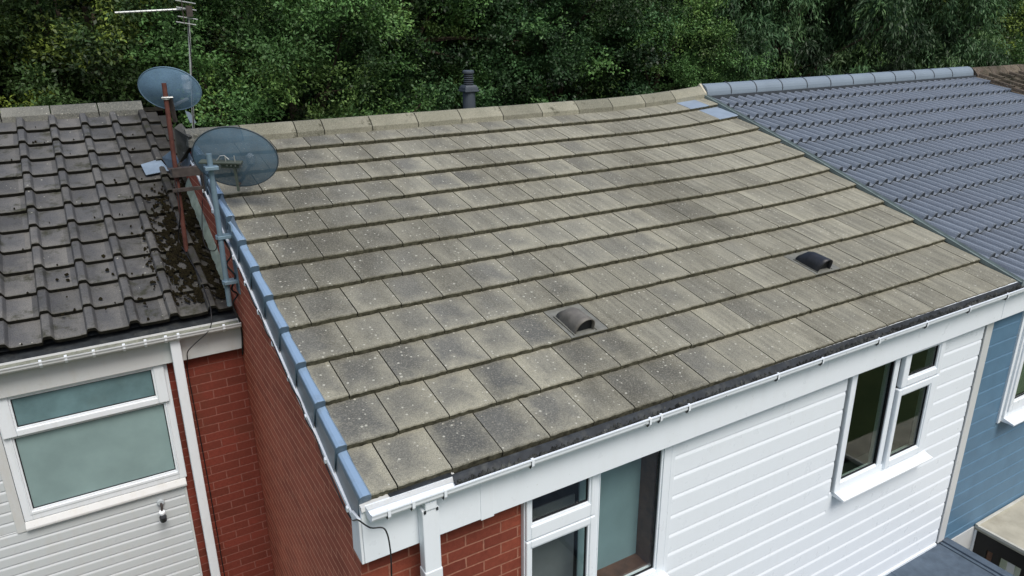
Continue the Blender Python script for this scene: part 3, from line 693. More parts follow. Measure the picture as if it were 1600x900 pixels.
while RJ[-1] < 11.5: RJ.append(RJ[-1]+.4835)
RJ[-1] = 11.70
def half_ridge(x0, x1):
    b = MB(); n = 12; v = []
    for x, r in ((x0, .118), (x1, .118)):
        for k in range(n+1):
            a = PI*k/n; v.append((x, 3.985-math.cos(a)*r, 1.262+math.sin(a)*.118))
    v += [(x, 3.985-s*.118, 1.235) for x in (x0, x1) for s in (1, -1)]
    w_ = n+1; f = [(k, k+1, w_+k+1, w_+k) for k in range(n)]+[tuple(range(n, -1, -1)), tuple(range(w_, 2*w_))]
    f += [(0, w_, 2*w_+2, 2*w_), (n, 2*w_+1, 2*w_+3, w_+n)]
    b.add(v, f); return b.build('ridge_tile', M['ridge_grey'], rh, smooth=False, bevel=.004)
for i in range(len(RJ)-1):
    half_ridge(RJ[i]+.004, RJ[i+1]-.004)
    if i:
        b = MB(); n = 12; v = []
        for x in (RJ[i]-.008, RJ[i]+.008):
            for k in range(n+1): a = PI*k/n; v.append((x, 3.985-math.cos(a)*.122, 1.260+math.sin(a)*.124))
        w_ = n+1; b.add(v, [(k, k+1, w_+k+1, w_+k) for k in range(n)]+[tuple(range(n, -1, -1)), tuple(range(w_, 2*w_))]); b.box(RJ[i]-.009, RJ[i]+.009, 3.975, 3.995, 1.37, 1.392); b.build('ridge_union', M['clip_dark'], rh)
part(lambda b: b.prism([(3.86, 1.20), (3.88, 1.285), (3.985, 1.385), (4.09, 1.285), (4.1, 1.2)], 0, 5.865, 5.897), 'ridge_mortar', plain('cream_mortar', (.5, .47, .36), .9, .2), rh)
MB().box(RX0-.02, RX1, 3.86, 4.1, 1.20, 1.245).build('ridge_roll', M['clip_dark'], rh)
# walls
MB().prism([(YW+.02, GZ), (YW+.02, -.1), (3.98, 1.12), (7.9, .0), (7.9, GZ)], 0, 11.6, 11.78).build('party_wall', M['room'], rh)
MB().box(5.86, 11.6, 7.7, 7.9, GZ, 0).build('back_wall', M['brick_front'], rh)
MB().box(5.86, 6.36, YW+.03, YW+.2, GZ, -.2).box(6.36, 7.7, YW+.03, YW+.2, GZ, -1.5).box(7.7, 11.6, YW+.03, YW+.2, GZ, -.2).build('inner_wall', M['room'], rh)
boxp('sill_panel', M['clad_blue'], rh, 6.29, 7.76, YW-.0115, YW+.01, -1.75, -1.50)
part(lambda b: cladding(b, 5.776, 11.7, -.31, -2.79, YW-.012, .1595, .011, [(6.30, 7.75, -1.54, 0)], .12), 'cladding', M['clad_blue'], rh)
MB().box(5.84, 11.7, YW-.02, YW+.1, GZ, -2.795).build('lower_wall', M['white_old'], rh)
wn = MB(); frame_rect(wn, 6.345, 7.72, -1.50, -.3, .06, YW-.05, YW+.04); wn.box(7.1, 7.16, YW-.05, YW+.04, -1.44, -.36)
rw = wn.build('window', M['white'], rh, bevel=.004)
sash(rw, 6.375, 7.115, -1.44, -.32, 6.445, 7.06, -1.335, -.38, YW-.05, M['glass_dark'], M['white'], 'casement_sash')
sash(rw, 7.145, 7.69, -1.44, -.32, 7.2, 7.64, -1.335, -.38, YW-.05, M['glass_dark'], M['white'], 'casement_sash')
boxp('edge_trim', M['white'], rw, 6.300, 6.345, YW-.03, YW+.02, -1.56, -.3)
part(lambda b: b.prism([(YW-.15, -1.545), (YW-.15, -1.530), (YW-.05, -1.502), (YW+.02, -1.502), (YW+.02, -1.545)], 0, 6.345, 7.74), 'sill', M['white'], rw, bevel=.003)
def blind_or_reflection_board(b):
    for i in range(38):
        z = -1.42+i*.028; b.add([(6.40, YW+.07, z), (7.68, YW+.07, z), (7.68, YW+.092, z+.013), (6.40, YW+.092, z+.013)], [(0, 1, 2, 3)])
part(blind_or_reflection_board, 'blind_or_reflection_board', plain('pale_blind_slats', (.42, .47, .38), .6), rw)
rf = MB().box(5.706, 11.7, -.012, .012, -.374, -.06, zs=ZS).build('fascia', M['white_clean'], rh, bevel=.003)
MB().box(5.70, 11.7, .012, YW+.02, -.366, -.350, zs=ZS).build('soffit', M['white'], rh)
part(lambda b: gutter(b, 5.885, 11.7, -.014, -.112, -.036), 'gutter', M['white'], rh)
part(lambda b: b.prism([(-.05, -.050), (-.05, -.03), (.08, .03), (.08, -.05)], 0, W+.06, 11.7), 'eave_tray_or_shade_strip', M['dark'], rh)
# concrete canopy with black screen
cn = MB().box(6.385, 9.2, -1.6, YW-.02, -2.83, -2.775).build('canopy', M['concrete'], rh, bevel=.004)
MB().box(6.37, 6.40, -1.6, YW-.02, -2.80, -2.765).box(6.37, 9.2, YW-.05, YW-.022, -2.775, -2.755).build('canopy_edge', plain('pale_edge', (.52, .52, .46), .8), cn, bevel=.003)
MB().box(6.395, 6.43, -1.6, YW-.04, -2.99, -2.831).box(6.40, 6.43, -.07, YW-.04, -3.5, -2.99).box(6.40, 6.43, -.20, -.13, -3.5, -2.99).box(6.40, 6.43, -.44, -.40, -3.5, -2.99).box(6.395, 6.44, -1.6, -1.5, GZ, -2.99).build('screen', M['black'], cn)
MB().box(6.41, 6.44, -.125, -.075, -3.5, -2.99).build('brown_slat', M['wood'], cn)
MB().box(6.40, 6.43, -.345, -.275, -3.6, -2.991).box(6.40, 6.43, -.9, -.47, -3.6, -2.991).build('white_panel', M['white_old'], cn)
MB().box(6.385, 6.405, YW-.045, YW-.022, -3.2, -2.83).build('white_post', M['white'], cn)

# ---- far right house
fh = thing('terraced_house', 'far right house with old brown mossy tiles, only its roof corner in view', 'house', (14.7, 0, 0))
ob = MB(); ob.uv = []; ob.rnd = []
profile_roof(ob, [(11.79+.3*i, 12.09+.3*i) for i in range(19)], [(f, h*1.1) for f, h in prof], 0, RO+.0, TH, .3465, 12, .024, .02, None, .004)
ob.build('roof', [M['tile_old'], M['edge_left']], fh)
x = 11.80
while x < 17.3:
    angle_ridge(x+.004, x+.44, 3.985, 1.36, 1.25, .13, M['tile_old'], fh); x += .45
MB().prism([(YW, GZ), (YW, -.05), (3.98, 1.15), (7.9, .0), (7.9, GZ)], 0, 17.3, 17.5).build('gable_wall', M['brick_gable'], fh)
MB().box(11.8, 17.3, YW, YW+.2, GZ, -.05).build('front_wall', M['brick_front'], fh)
MB().box(11.8, 17.3, 7.7, 7.9, GZ, 0).build('back_wall', M['brick_front'], fh)
part(lambda b: back(b, 11.8, 17.4, 3.99, 1.27, TH), 'back_slope', M['tile_old'], fh)
part(lambda b: b.box(11.8, 17.4, -.02, .06, -.36, 0), 'fascia', M['white'], fh)

# ================================================================== moss on the left roof
def mossy(b):
    rnd = random.Random(5)
    def blob(x, y, r, h):
        z = lz(y)-.035; k = 7; ring = []
        for i in range(k):
            a = 2*PI*i/k; rr = r*rnd.uniform(.6, 1.2); dx, dy = math.cos(a)*rr*.8, math.sin(a)*rr; ring.append((x+dx, y+dy, z+dy*math.tan(LT)-.004))
        ring2 = [(x+(p[0]-x)*.6, y+(p[1]-y)*.6, p[2]+h*rnd.uniform(.7, 1)) for p in ring]
        b.add(ring+ring2+[(x, y, z+h*1.1)], [(i, (i+1) % k, (i+1) % k+k, i+k) for i in range(k)]+[(i+k, (i+1) % k+k, 2*k) for i in range(k)])
    n = 0
    while n < 5200:
        y = rnd.uniform(2.85, 4.5); c = -.17-.05*math.sin(y*4); x = rnd.gauss(c, .13)
        if not (-.62 < x < -.08): continue
        wgt = math.exp(-((y-3.35)/.50)**2)+.35*math.exp(-((y-4.05)/.3)**2)
        if x > -.14: wgt = max(wgt, .6)
        if math.sin(x*57+2.1*math.sin(y*13))*math.sin(y*31+x*19)+.5*math.sin(x*120+y*77) < .12: continue
        if rnd.random() > wgt: continue
        blob(x, y, rnd.uniform(.006, .019), rnd.uniform(.004, .013)); n += 1
    for i in range(120):        # small tufts along the lower edges of courses
        y = LY+LG*math.cos(LT)*rnd.randint(0, 11)+rnd.uniform(-.015, .05); x = rnd.uniform(-1.9, -.3)
        if rnd.random() > .35+.5*math.exp(-((x+.4)/.5)**2): continue
        fr = ((x-(LX-.28*LW))/LW) % 1
        if .08 < fr < .5: continue
        blob(x, y+.01, rnd.uniform(.006, .016), rnd.uniform(.004, .010))
    for i in range(50):
        x, y = rnd.uniform(-1.2, -.3), rnd.uniform(2.8, 3.6)
        fr = ((x-(LX-.28*LW))/LW) % 1
        if .05 < fr < .5: continue
        blob(x, y, rnd.uniform(.008, .022), .006)
tag(part(mossy, 'moss', M['moss'], None), 'brown green moss in clumps on the dark tiles beside the brick gable', 'moss', kind='stuff')

# ================================================================== lead flashing pieces by the gable
fl = thing('lead_flashing', 'pale blue lead sheets folded over the tile edge behind the rusty pole', 'flashing', (-.15, 4.5, .8))
def plate_of(b, q, t=(0, 0, -.004)):
    n = len(q); b.add(q+[(x+t[0], y+t[1], z+t[2]) for x, y, z in q], [tuple(range(n)), tuple(range(2*n-1, n-1, -1))]+[(i, (i+1) % n, (i+1) % n+n, i+n) for i in range(n)])
part(lambda b: plate_of(b, [(-.389, 4.797, .892), (-.211, 4.866, .918), (-.181, 4.724, .864), (-.173, 4.644, .838), (-.375, 4.617, .823)]), 'sheet', M['lead'], fl)
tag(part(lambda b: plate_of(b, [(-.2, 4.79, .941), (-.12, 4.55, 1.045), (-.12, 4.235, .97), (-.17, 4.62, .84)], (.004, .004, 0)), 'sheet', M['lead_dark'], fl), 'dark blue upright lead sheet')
part(lambda b: plate_of(b, [(-.08, 4.198, 1.308), (-.06, 3.84, 1.24), (-.055, 3.98, 1.13), (-.06, 4.13, 1.04), (-.12, 4.235, .97), (-.13, 4.22, 1.15), (-.12, 4.206, 1.277)], (.03, .03, 0)), 'broken_tile', M['tile_left'], fl)
part(lambda b: plate_of(b, [(-.055, 3.99, 1.085), (-.055, 3.86, 1.04), (-.055, 4.32, .89), (-.055, 4.78, .86)], (.004, 0, 0)), 'sheet', M['lead'], fl)
part(lambda b: plate_of(b, [(.158, 5.5, 1.283), (.204, 5.5, 1.261), (.251, 5.5, 1.153), (.189, 5.5, 1.157)], (0, .01, 0)), 'sheet', M['lead'], fl)
for s in (.4,):
    part(lambda b: b.add([pt(-.05, 2.45, -.11), pt(-.002, 2.45, .012), pt(-.002, 3.9, .012), pt(-.05, 3.9, -.11)], [(0, 1, 2, 3)]), 'sheet', M['lead'], fl)

# ================================================================== satellite dishes
def dish_mesh(a, bb, depth, n=48, m=10):
    b = MB(); b.uv = []; b.rnd = None
    v = [(0, 0, -depth)]; uv = [(0, 0)]
    for j in range(1, m+1):
        t = j/m
        for k in range(n):
            q = 2*PI*k/n; v.append((a*t*math.cos(q), bb*t*math.sin(q), -depth*(1-t*t))); uv.append((a*t*math.cos(q), bb*t*math.sin(q)))
    f = [(0, 1+k, 1+(k+1) % n) for k in range(n)]+[(1+(j-1)*n+k, 1+j*n+k, 1+j*n+(k+1) % n, 1+(j-1)*n+(k+1) % n) for j in range(1, m) for k in range(n)]
    # rim
    return v, f, uv
def place(vs, c, X, Y, Z): return [tuple(Vector(c)+X*p[0]+Y*p[1]+Z*p[2]) for p in vs]
def basis(az, el, tilt=0):
    Z = Vector((math.sin(R(az))*math.cos(R(el)), math.cos(R(az))*math.cos(R(el)), math.sin(R(el))))     # the way the dish looks
    X = Vector((math.cos(R(az)), -math.sin(R(az)), 0)); Y = X.cross(Z)*-1
    Y = Z.cross(X)*-1 if Z.cross(X).z < 0 else Z.cross(X)
    c, s = math.cos(R(tilt)), math.sin(R(tilt)); return X*c+Y*s, Y*c-X*s, Z
def make_dish(t, c, a, bb, depth, az, el, tilt, mat, rimmat):
    X, Y, Z = basis(az, el, tilt); v, f, uv = dish_mesh(a, bb, depth)
    b = MB(); b.uv = []; b.add(place(v, c, X, Y, Z), f); b.uv = [(u*1.0, w_*1.0) for u, w_ in uv]
    ref = b.build('reflector', mat, t, smooth=True)
    r = MB(); pts = [tuple(Vector(c)+X*(a*math.cos(2*PI*k/48))+Y*(bb*math.sin(2*PI*k/48))) for k in range(49)]; r.tube(pts, .0045, 6, cap=False); r.build('rim', rimmat, ref, smooth=True)
    return X, Y, Z
rim_b = plain('dark_rim', (.04, .06, .075), .5); rim_a = plain('blue_rim', (.13, .21, .28), .5)
# near dish on its galvanised pole
d2 = thing('satellite_dish', 'near mesh dish on a galvanised pole at the verge of the tan roof', 'satellite dish', (-.12, 2.56, .18), 'oval satellite dishes on poles')
c2 = (.085, 2.70, 1.225)
X, Y, Z = make_dish(d2, c2, .306, .228, .045, 30, 12, -2, M['dish_b'], rim_b)
MB().tube([(-.12, 2.52, 1.295), (-.12, 2.54, .75), (-.12, 2.575, .155)], .019, 16).build('pole', M['galv'], d2, smooth=False)
bk = Vector(c2)-Z*.05
def plate(b, c, X, Y, Z, w, h, t): b.add(place([(x, y, z) for z in (-t, t) for y in (-h, h) for x in (-w, w)], c, X, Y, Z), [(0, 2, 3, 1), (4, 5, 7, 6), (0, 1, 5, 4), (2, 6, 7, 3), (0, 4, 6, 2), (1, 3, 7, 5)])
cb = Vector(c2)-X*.085-Y*.012-Z*.065
def br(b):
    plate(b, cb, X, Y, Z, .150, .006, .030); plate(b, cb-Y*.022-X*-.06, X, Y, Z, .065, .022, .004)
    plate(b, cb-Y*.12+X*.09-Z*-.0, X, Y, Z, .008, .105, .012)
br_ = part(br, 'bracket', plain('olive_steel_bracket', (.10, .12, .10), .5, .2, metal=.3), d2, bevel=.002)
clamp = MB(); plate(clamp, (-.12, 2.50, 1.20), Vector((1, 0, 0)), Vector((0, 0, 1)), Vector((0, 1, 0)), .045, .012, .035); clamp.build('clamp', M['galv'], d2, bevel=.003)
def bolts(b):
    for dx in (.02, .05, -.01): b.lathe(tuple(cb+X*(.06+dx-.01)-Y*.022-Z*.008), [(.006, -.004), (.006, .003), (.003, .005)], 8, mtx=Matrix((X, Y, -Z)).transposed())
    b.tube([tuple(cb-X*.03+Y*.01), tuple(cb-X*.0+Y*.045), tuple(cb+X*.03+Y*.05), tuple(cb+X*.06+Y*.02)], .004, 6)
    b.tube([tuple(cb+X*.10+Y*.0), tuple(cb+X*.10+Y*.05)], .004, 6); b.tube([tuple(cb+X*.035+Y*.0), tuple(cb+X*.035+Y*.05)], .004, 6)
part(bolts, 'bolt', M['alu'], d2)
la = Vector(c2)-Y*.20+X*.0
MB().tube([tuple(cb-Y*.18+X*.09), tuple(la), tuple(la+Z*.30+Y*.02)], .012, 8).build('feed_arm', M['steel_dark'], d2)
ln = la+Z*.31+Y*.03
b = MB(); b.lathe(tuple(ln), [(.02, -.02), (.03, 0), (.03, .06), (.02, .07)], 14, mtx=Matrix((X, Z, Y)).transposed()); b.build('receiver', M['lnb'], d2, smooth=False)
wb = MB()
for z in (.69, .345):
    wb.box(-.14, -.041, 2.52, 2.60, z-.012, z+.012); wb.lathe((-.12, 2.56, z-.014), [(.032, 0), (.032, .028)], 14)
wb.box(-.048, -.0405, 2.50, 2.62, .25, .78); wb.build('wall_bracket', M['galv'], d2, bevel=.002)

# far dish on the rusty pole
d1 = thing('satellite_dish', 'far blue mesh dish on the leaning rusty pole above the dark roof', 'satellite dish', (-.256, 3.496, .38), 'oval satellite dishes on poles')
c1 = (-.175, 3.60, 1.655)
X, Y, Z = make_dish(d1, c1, .246, .172, .04, 32, 14, -3, M['dish_a'], rim_a)
MB().tube([(-.223, 3.496, 1.707), (-.240, 3.496, 1.013), (-.256, 3.496, .36)], .018, 16).build('pole', M['rust'], d1)
b = MB(); plate(b, Vector((-.185, 3.54, 1.50)), X, Y, Z, .015, .10, .012); b.build('bracket', M['steel_dark'], d1, bevel=.002)
b = MB(); b.tube([(-.26, 3.47, 1.60), (-.18, 3.47, 1.60), (-.18, 3.53, 1.60)], .005, 6); b.lathe((-.226, 3.496, 1.585), [(.027, 0), (.027, .022)], 14); b.build('clamp', M['alu'], d1)
la = Vector(c1)-Y*.16
MB().tube([tuple(la-Z*.05+Y*.03), tuple(la+X*.02+Z*.22)], .014, 8).build('feed_arm', M['alu'], d1)
b = MB(); b.lathe(tuple(Vector(c1)+X*.03-Y*.06+Z*.24), [(.02, -.05), (.034, -.02), (.034, .03), (.022, .05)], 14); b.lathe(tuple(Vector(c1)+X*.03+Y*.0+Z*.24), [(.02, -.03), (.034, 0), (.03, .03)], 14); b.build('receiver', M['lnb'], d1)
b = MB(); b.box(-.275, -.04, 3.44, 3.452, .985, 1.055); b.box(-.30, -.04, 3.44, 3.50, 1.052, 1.058); b.box(-.29, -.04, 3.45, 3.47, .865, .895); b.box(-.062, -.0405, 3.42, 3.52, .80, 1.08); b.build('wall_bracket', M['steel_dark'], d1, bevel=.002)
MB().lathe((-.2395, 3.496, 1.015), [(.026, 0), (.026, .012)], 14).lathe((-.243, 3.496, .875), [(.026, 0), (.026, .012)], 14).build('pipe_clip', M['rust'], d1)

# ================================================================== television aerial
an = thing('television_aerial', 'thin silver aerial on a tall mast behind the satellite dishes', 'aerial', (.06, 4.45, 1.0))
MB().tube([(.045, 4.45, .98), (.175, 4.45, 2.27)], .011, 10).build('mast', M['alu'], an)
bA, bB = Vector((.19, 4.42, 2.255)), Vector((-.40, 4.52, 2.225))
dr = (bB-bA).normalized(); pe = Vector((dr.y, -dr.x, 0)).normalized()
MB().tube([tuple(bA), tuple(bB)], .009, 8).build('boom', M['alu'], an)
for i in range(13):
    t = .10+.07*i
    if t > 1: break
    c = bA+(bB-bA)*t; L = .10-.02*t
    MB().tube([tuple(c-pe*L), tuple(c+pe*L)], .0035, 6).build('element', M['alu'], an)
for dz in (.055, .0, -.075, -.12):
    c = bA+Vector((-.03 if dz > -.08 else -.05, 0, dz)); MB().tube([tuple(c-Vector((.085, 0, -.014))), tuple(c+Vector((.075, 0, -.014)))], .005, 6).build('reflector_rod', M['alu'], an)
MB().box(.15, .20, 4.40, 4.44, 2.19, 2.28).tube([(.12, 4.42, 2.13), (.125, 4.42, 2.33)], .005, 6).build('junction_box', M['steel_dark'], an)
MB().tube([(.155, 4.435, 2.18), (.135, 4.43, 1.8), (.085, 4.432, 1.4), (.05, 4.43, 1.0)], .004, 6).build('lead', M['cable'], an)

# ================================================================== flue behind the ridge
fx = thing('boiler_flue', 'dark grey capped flue standing behind the tan ridge', 'flue', (2.94, 4.5, 1.0))
MB().lathe((2.94, 4.5, .9), [(.070, 0), (.070, .50)], 20).build('pipe', M['flue'], fx)
b = MB()
for (w0, z0, w1, z1) in ((.086, 1.405, .086, 1.425), (.080, 1.425, .076, 1.455), (.072, 1.455, .060, 1.475)):
    b.add([(2.94+sx*w_, 4.5+sy*w_, z) for w_, z in ((w0, z0), (w1, z1)) for sx, sy in ((-1, -1), (1, -1), (1, 1), (-1, 1))], [(3, 2, 1, 0), (4, 5, 6, 7), (0, 1, 5, 4), (1, 2, 6, 5), (2, 3, 7, 6), (3, 0, 4, 7)])
b.build('collar', M['flue'], fx, bevel=.004)
b = MB(); b.lathe((2.94, 4.5, 1.475), [(.048, 0), (.048, .12)], 20); b.build('grille', M['rubber'], fx)
for k in range(5): MB().lathe((2.94, 4.5, 1.485+.022*k), [(.054, 0), (.056, .006), (.052, .009)], 20).build('fin', M['flue'], fx)
MB().lathe((2.94, 4.5, 1.595), [(.060, 0), (.064, .006), (.064, .026), (.052, .034)], 20).build('cap', M['flue'], fx)

# ================================================================== security camera and cables
sc = thing('security_camera', 'small white and black camera under the frosted window', 'camera', (-.825, LYW, -1.45))
MB().lathe((-.822, LYW-.036, -1.445), [(.028, 0), (.028, .008), (.022, .016)], 16, mtx=Matrix(((1, 0, 0), (0, 0, -1), (0, 1, 0)))).build('mount', M['lnb'], sc)
MB().tube([(-.822, LYW-.04, -1.445), (-.82, LYW-.07, -1.47), (-.825, LYW-.085, -1.50)], .010, 8).build('joint', M['steel_dark'], sc)
mt = Matrix.Rotation(R(20), 3, 'X')
MB().lathe((-.827, LYW-.085, -1.53), [(.022, 0), (.025, .02), (.022, .035)], 16, mtx=mt).build('body', M['white'], sc)
MB().lathe((-.827, LYW-.105, -1.575), [(.018, 0), (.0255, .004), (.0265, .05), (.024, .054)], 16, mtx=mt).build('hood', M['vent_black'], sc)

def cable(label, pts, r=.0035):
    out = []
    P_ = [Vector(p) for p in pts]
    for i in range(len(P_)-1):
        p0, p1, p2, p3 = P_[max(i-1, 0)], P_[i], P_[i+1], P_[min(i+2, len(P_)-1)]
        for k in range(6):
            t = k/6; out.append(.5*((2*p1)+(-p0+p2)*t+(2*p0-5*p1+4*p2-p3)*t*t+(-p0+3*p1-3*p2+p3)*t**3))
    out.append(P_[-1]); o = MB().tube([tuple(p) for p in out], r, 6).build('cable', M['cable'], None, smooth=True)
    return tag(o, label, 'cable')
vc = [pt(-.066+.004*math.sin(i*2.1), 2.35-2.30*i/16, -.175-.022*(i % 2)-(.03 if i > 12 else 0)) for i in range(17)]
cable('black cable clipped along the verge and hanging over the white eave corner', vc+[(-.07, -.02, -.10), (-.045, -.125, -.085), (.015, -.15, -.10), (.035, -.15, -.22), (.035, -.14, -.40), (.04, -.10, -.55), (.045, .08, -.7), (.045, .09, -1.6)], .0038)
def lp(x, y, o): return (x, y, lz(y)-.035+o)
cable('black cable running down the dark tiles and over the left gutter', [(-.252, 3.47, .95), (-.26, 3.44, .72), lp(-.29, 3.6, .03), lp(-.27, 3.4, .02), lp(-.24, 3.1, .04), lp(-.235, 2.85, .03), (-.245, 2.66, .10), (-.28, 2.60, -.01), (-.40, 2.59, -.10), (-.45, 2.66, -.18), (-.458, 2.705, -.27), (-.462, 2.79, -.40), (-.455, 2.795, -.9), (-.45, 2.795, -1.6), (-.45, 2.795, -2.7)], .0042)
cable('tangle of black cable hanging beside the gable at the left gutter end', [(-.09, 2.60, .66), (-.06, 2.56, .55), (-.10, 2.58, .47), (-.055, 2.56, .38), (-.09, 2.57, .28), (-.05, 2.60, .22), (-.09, 2.62, .14), (-.06, 2.60, .0), (-.05, 2.66, -.15), (-.052, 2.74, -.33)], .007)
cable('loop of thin cable across the mortar fillet', [(-.05, 3.05, .62), (-.07, 3.2, .42), (-.12, 3.35, .41), (-.11, 3.5, .52), (-.06, 3.6, .75)], .0035)

# ================================================================== trees
rng = np.random.default_rng(11)
def crown_mesh(name, mat, nclump, per, rad, size, aspect, droop, seed, hero=0):
    rng = np.random.default_rng(seed)
    rx, ry, rz = rad
    # clump centres: mostly near the shell of a lumpy ellipsoid, some inside
    d = rng.normal(size=(nclump, 3)); d /= np.linalg.norm(d, axis=1)[:, None]
    r = np.where(rng.random(nclump) < .88, rng.uniform(.80, 1.0, nclump), rng.uniform(.35, .8, nclump))
    lump = 1+.16*np.sin(d[:, 0]*5+seed)*np.cos(d[:, 2]*6+seed*2)+.10*np.sin(d[:, 1]*9+seed)
    c = d*(r*lump)[:, None]*np.array([rx, ry, rz])
    cs = rng.uniform(.5, 1.35, nclump)*.50
    hue = rng.random(nclump); yel = rng.random(nclump)
    cnt = (per*cs/.42*rng.uniform(.5, 1.5, nclump)).astype(int); idx = np.repeat(np.arange(nclump), cnt); n = len(idx)
    # leaves gather on twigs inside a clump
    ntw = 14; tw = rng.normal(size=(nclump, ntw, 3)); tw /= np.linalg.norm(tw, axis=2)[:, :, None]; tw[:, :, 2] = tw[:, :, 2]*.6+.15-droop*1.0
    k = rng.integers(0, ntw, n); t = rng.uniform(.1, 1.0, n)**.7
    p = c[idx]+tw[idx, k]*(t*cs[idx]*1.5)[:, None]; p[:, 2] -= droop*(t**2)*cs[idx]*.9
    p += rng.normal(size=(n, 3))*.045*(1+cs[idx])[:, None]
    # leaf frames
    ax = tw[idx, k]+rng.normal(size=(n, 3))*.8; ax[:, 2] -= droop*1.3; ax /= np.linalg.norm(ax, axis=1)[:, None]
    nm = rng.normal(size=(n, 3))*.65+np.array([0, 0, 1.0]); nm -= ax*(nm*ax).sum(1)[:, None]; nm /= np.linalg.norm(nm, axis=1)[:, None]
    sd_ = np.cross(ax, nm); L = size*rng.uniform(.6, 1.3, n)[:, None]; Wd = L*aspect
    v0 = p; v1 = p+ax*L*.5+sd_*Wd*.5+nm*L*.06; v2 = p+ax*L-nm*L*.10; v3 = p+ax*L*.5-sd_*Wd*.5+nm*L*.06
    V = np.stack([v0, v1, v2, v3], 1).reshape(-1, 3).astype(np.float32)
    me = bpy.data.meshes.new(name); me.vertices.add(4*n); me.vertices.foreach_set('co', V.ravel())
    me.loops.add(4*n); me.loops.foreach_set('vertex_index', np.arange(4*n, dtype=np.int32)); me.polygons.add(n)
    me.polygons.foreach_set('loop_start', np.arange(0, 4*n, 4, dtype=np.int32)); me.polygons.foreach_set('loop_total', np.full(n, 4, np.int32)); me.update(calc_edges=True)
    a = me.color_attributes.new('rnd', 'FLOAT_COLOR', 'POINT'); q = np.ones((n, 4), np.float32)
    q[:, 0] = np.clip(hue[idx]*.6+rng.random(n)*.4, 0, 1); q[:, 1] = np.clip(yel[idx]**1.8*.82+t*.22+rng.normal(size=n)*.08, 0, 1)
    ton = rng.uniform(.35, 1.75, nclump); q[:, 2] = ton[idx]*rng.uniform(.8, 1.2, n)
    a.data.foreach_set('color', np.repeat(q, 4, 0).ravel()); me.materials.append(mat)
    return me, c
def tree_proto(kind, mat, nclump, per, rad, size, aspect, droop, seed, zc):
    me, c = crown_mesh(kind+'_crown', mat, nclump, per, rad, size, aspect, droop, seed)
    t = MB(); rr = random.Random(seed)
    base = Vector((0, 0, 0)); top = Vector((rr.uniform(-.3, .3), rr.uniform(-.3, .3), zc+rad[2]*.55))
    t.tube([tuple(base.lerp(top, k/6)+Vector((rr.uniform(-.1, .1), rr.uniform(-.1, .1), 0))*(k > 0)) for k in range(7)], .2, 10, rad=[.22, .19, .165, .14, .11, .08, .05])
    for i in range(26):
        q = Vector(c[i*3 % len(c)])+Vector((0, 0, zc)); st_ = base.lerp(top, rr.uniform(.4, .95)); st_.z = min(st_.z, q.z)
        mid = st_.lerp(q, .5)+Vector((rr.uniform(-.2, .2), rr.uniform(-.2, .2), rr.uniform(0, .3)))
        t.tube([tuple(st_), tuple(mid), tuple(q)], .05, 6, rad=[.07, .045, .015])
    return me, t, zc
protos = {
 'yellow': tree_proto('yellow', M['leaf_yellow'], 270, 520, (2.7, 2.5, 3.9), .085, .5, .05, 1, 5.6),
 'mid':    tree_proto('mid', M['leaf_mid'], 300, 700, (2.9, 2.6, 4.1), .072, .5, .02, 2, 5.4),
 'dark':   tree_proto('dark', M['leaf_dark'], 290, 520, (3.0, 2.7, 4.6), .085, .6, .08, 3, 6.0),
 'droop':  tree_proto('droop', M['leaf_grey'], 330, 520, (3.6, 3.0, 4.6), .15, .24, .75, 4, 6.4),
}
first = {}
def tree(kind, x, y, rot, sc, label, lname='tree'):
    e = thing(lname, label, 'tree', (x, y, GZ), 'trees of the wood behind the houses'); e.rotation_euler.z = R(rot); e.scale = (sc, sc, sc)
    me, tb, zc = protos[kind]
    if kind not in first:
        o = bpy.data.objects.new('trunk', bpy.data.meshes.new('trunk')); o.data.from_pydata(tb.v, [], tb.f); o.data.materials.append(M['bark']); first[kind] = (o, bpy.data.objects.new('crown', me))
        tr, cr = first[kind]
    else: tr, cr = first[kind][0].copy(), first[kind][1].copy()
    for o in (tr, cr): COL.objects.link(o); o.parent = e
    cr.location = (0, 0, zc)
    return e
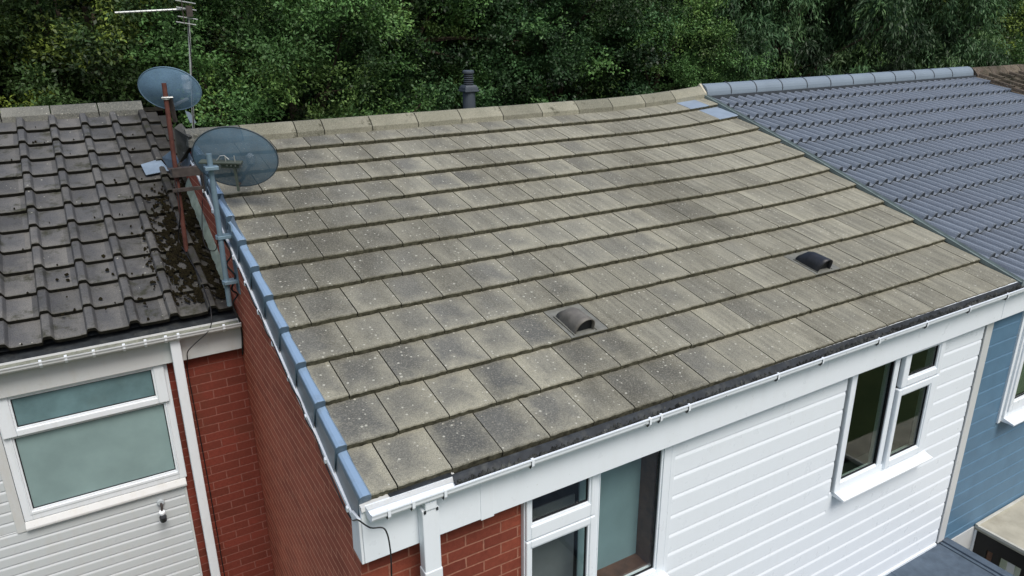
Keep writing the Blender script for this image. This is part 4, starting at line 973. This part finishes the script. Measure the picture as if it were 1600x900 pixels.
T = [
 ('yellow', -3.6, 13.2, 0, 1.0, 'yellow green tree at the far left behind the dark roof'),
 ('mid',    -5.8, 14.5, 60, 1.05, 'green tree beyond the left edge of the dark roof'),
 ('yellow', -0.2, 13.6, 130, 1.0, 'tree with yellow green leaf tips behind the aerial boom'),
 ('mid',     2.9, 12.0, 20, .95, 'bright mid green bushy tree right of the aerial mast'),
 ('dark',    6.0, 13.6, 75, .95, 'dark green tree behind the boiler flue'),
 ('mid',     8.2, 15.0, 200, 1.0, 'green tree standing back between two dark trees behind the flue'),
 ('dark',    9.6, 12.9, 250, .9, 'dark tree right of the flue behind the tan ridge'),
 ('mid',    12.4, 12.6, 300, .9, 'mid green tree behind the joint of tan and grey ridges'),
 ('dark',   15.2, 14.2, 30, 1.0, 'dark tree behind the left half of the grey ridge'),
 ('droop',  17.4, 12.6, 10, 1.0, 'drooping long leaved tree behind the grey ridge'),
 ('droop',  22.2, 13.2, 140, 1.05, 'second drooping tree towards the right end of the grey ridge'),
 ('yellow', 26.0, 14.0, 80, 1.1, 'yellow green tree behind the old brown roof'),
 ('mid',    30.5, 15.0, 170, 1.2, 'green tree at the far right edge'),
 ('dark',    1.2, 17.2, 15, 1.15, 'shaded tree in the second row behind the aerial'),
 ('dark',   -3.2, 18.0, 100, 1.2, 'shaded tree in the second row at the left'),
 ('dark',    5.4, 18.0, 190, 1.2, 'shaded tree in the second row behind the bright bush'),
 ('dark',   10.6, 17.6, 310, 1.2, 'shaded tree in the second row right of the flue'),
 ('dark',   15.8, 18.6, 45, 1.2, 'shaded tree in the second row behind the grey ridge'),
 ('dark',   21.0, 18.6, 120, 1.25, 'shaded tree in the second row behind the drooping trees'),
 ('dark',   26.8, 19.2, 220, 1.3, 'shaded tree in the second row behind the brown roof'),
 ('dark',   33.0, 20.0, 330, 1.3, 'shaded tree in the second row at the far right'),
]
for a in T: tree(*a)
wd = N('dark_wood_mass', .95, .1); wd.base(wd.mix(wd.ramp(wd.noise(2.5, 6), .4, .65), (.008, .014, .006), (.03, .055, .018)))
def wood(b):
    n = 90
    for j in range(14):
        for i in range(n+1):
            x = -40+120*i/n; z = GZ+13*j/13; b.v.append((x, 24+1.2*math.sin(x*.7+j)+random.uniform(-1, 1)+j*.15, z+(random.uniform(-.8, .8) if j else 0)))
    for j in range(13):
        for i in range(n): a = j*(n+1)+i; b.f.append((a, a+1, a+n+2, a+n+1)); b.mi.append(0)
tag(part(wood, 'far_wood', wd.m, None), 'dark mass of the wood behind the trees', 'wood', kind='stuff')
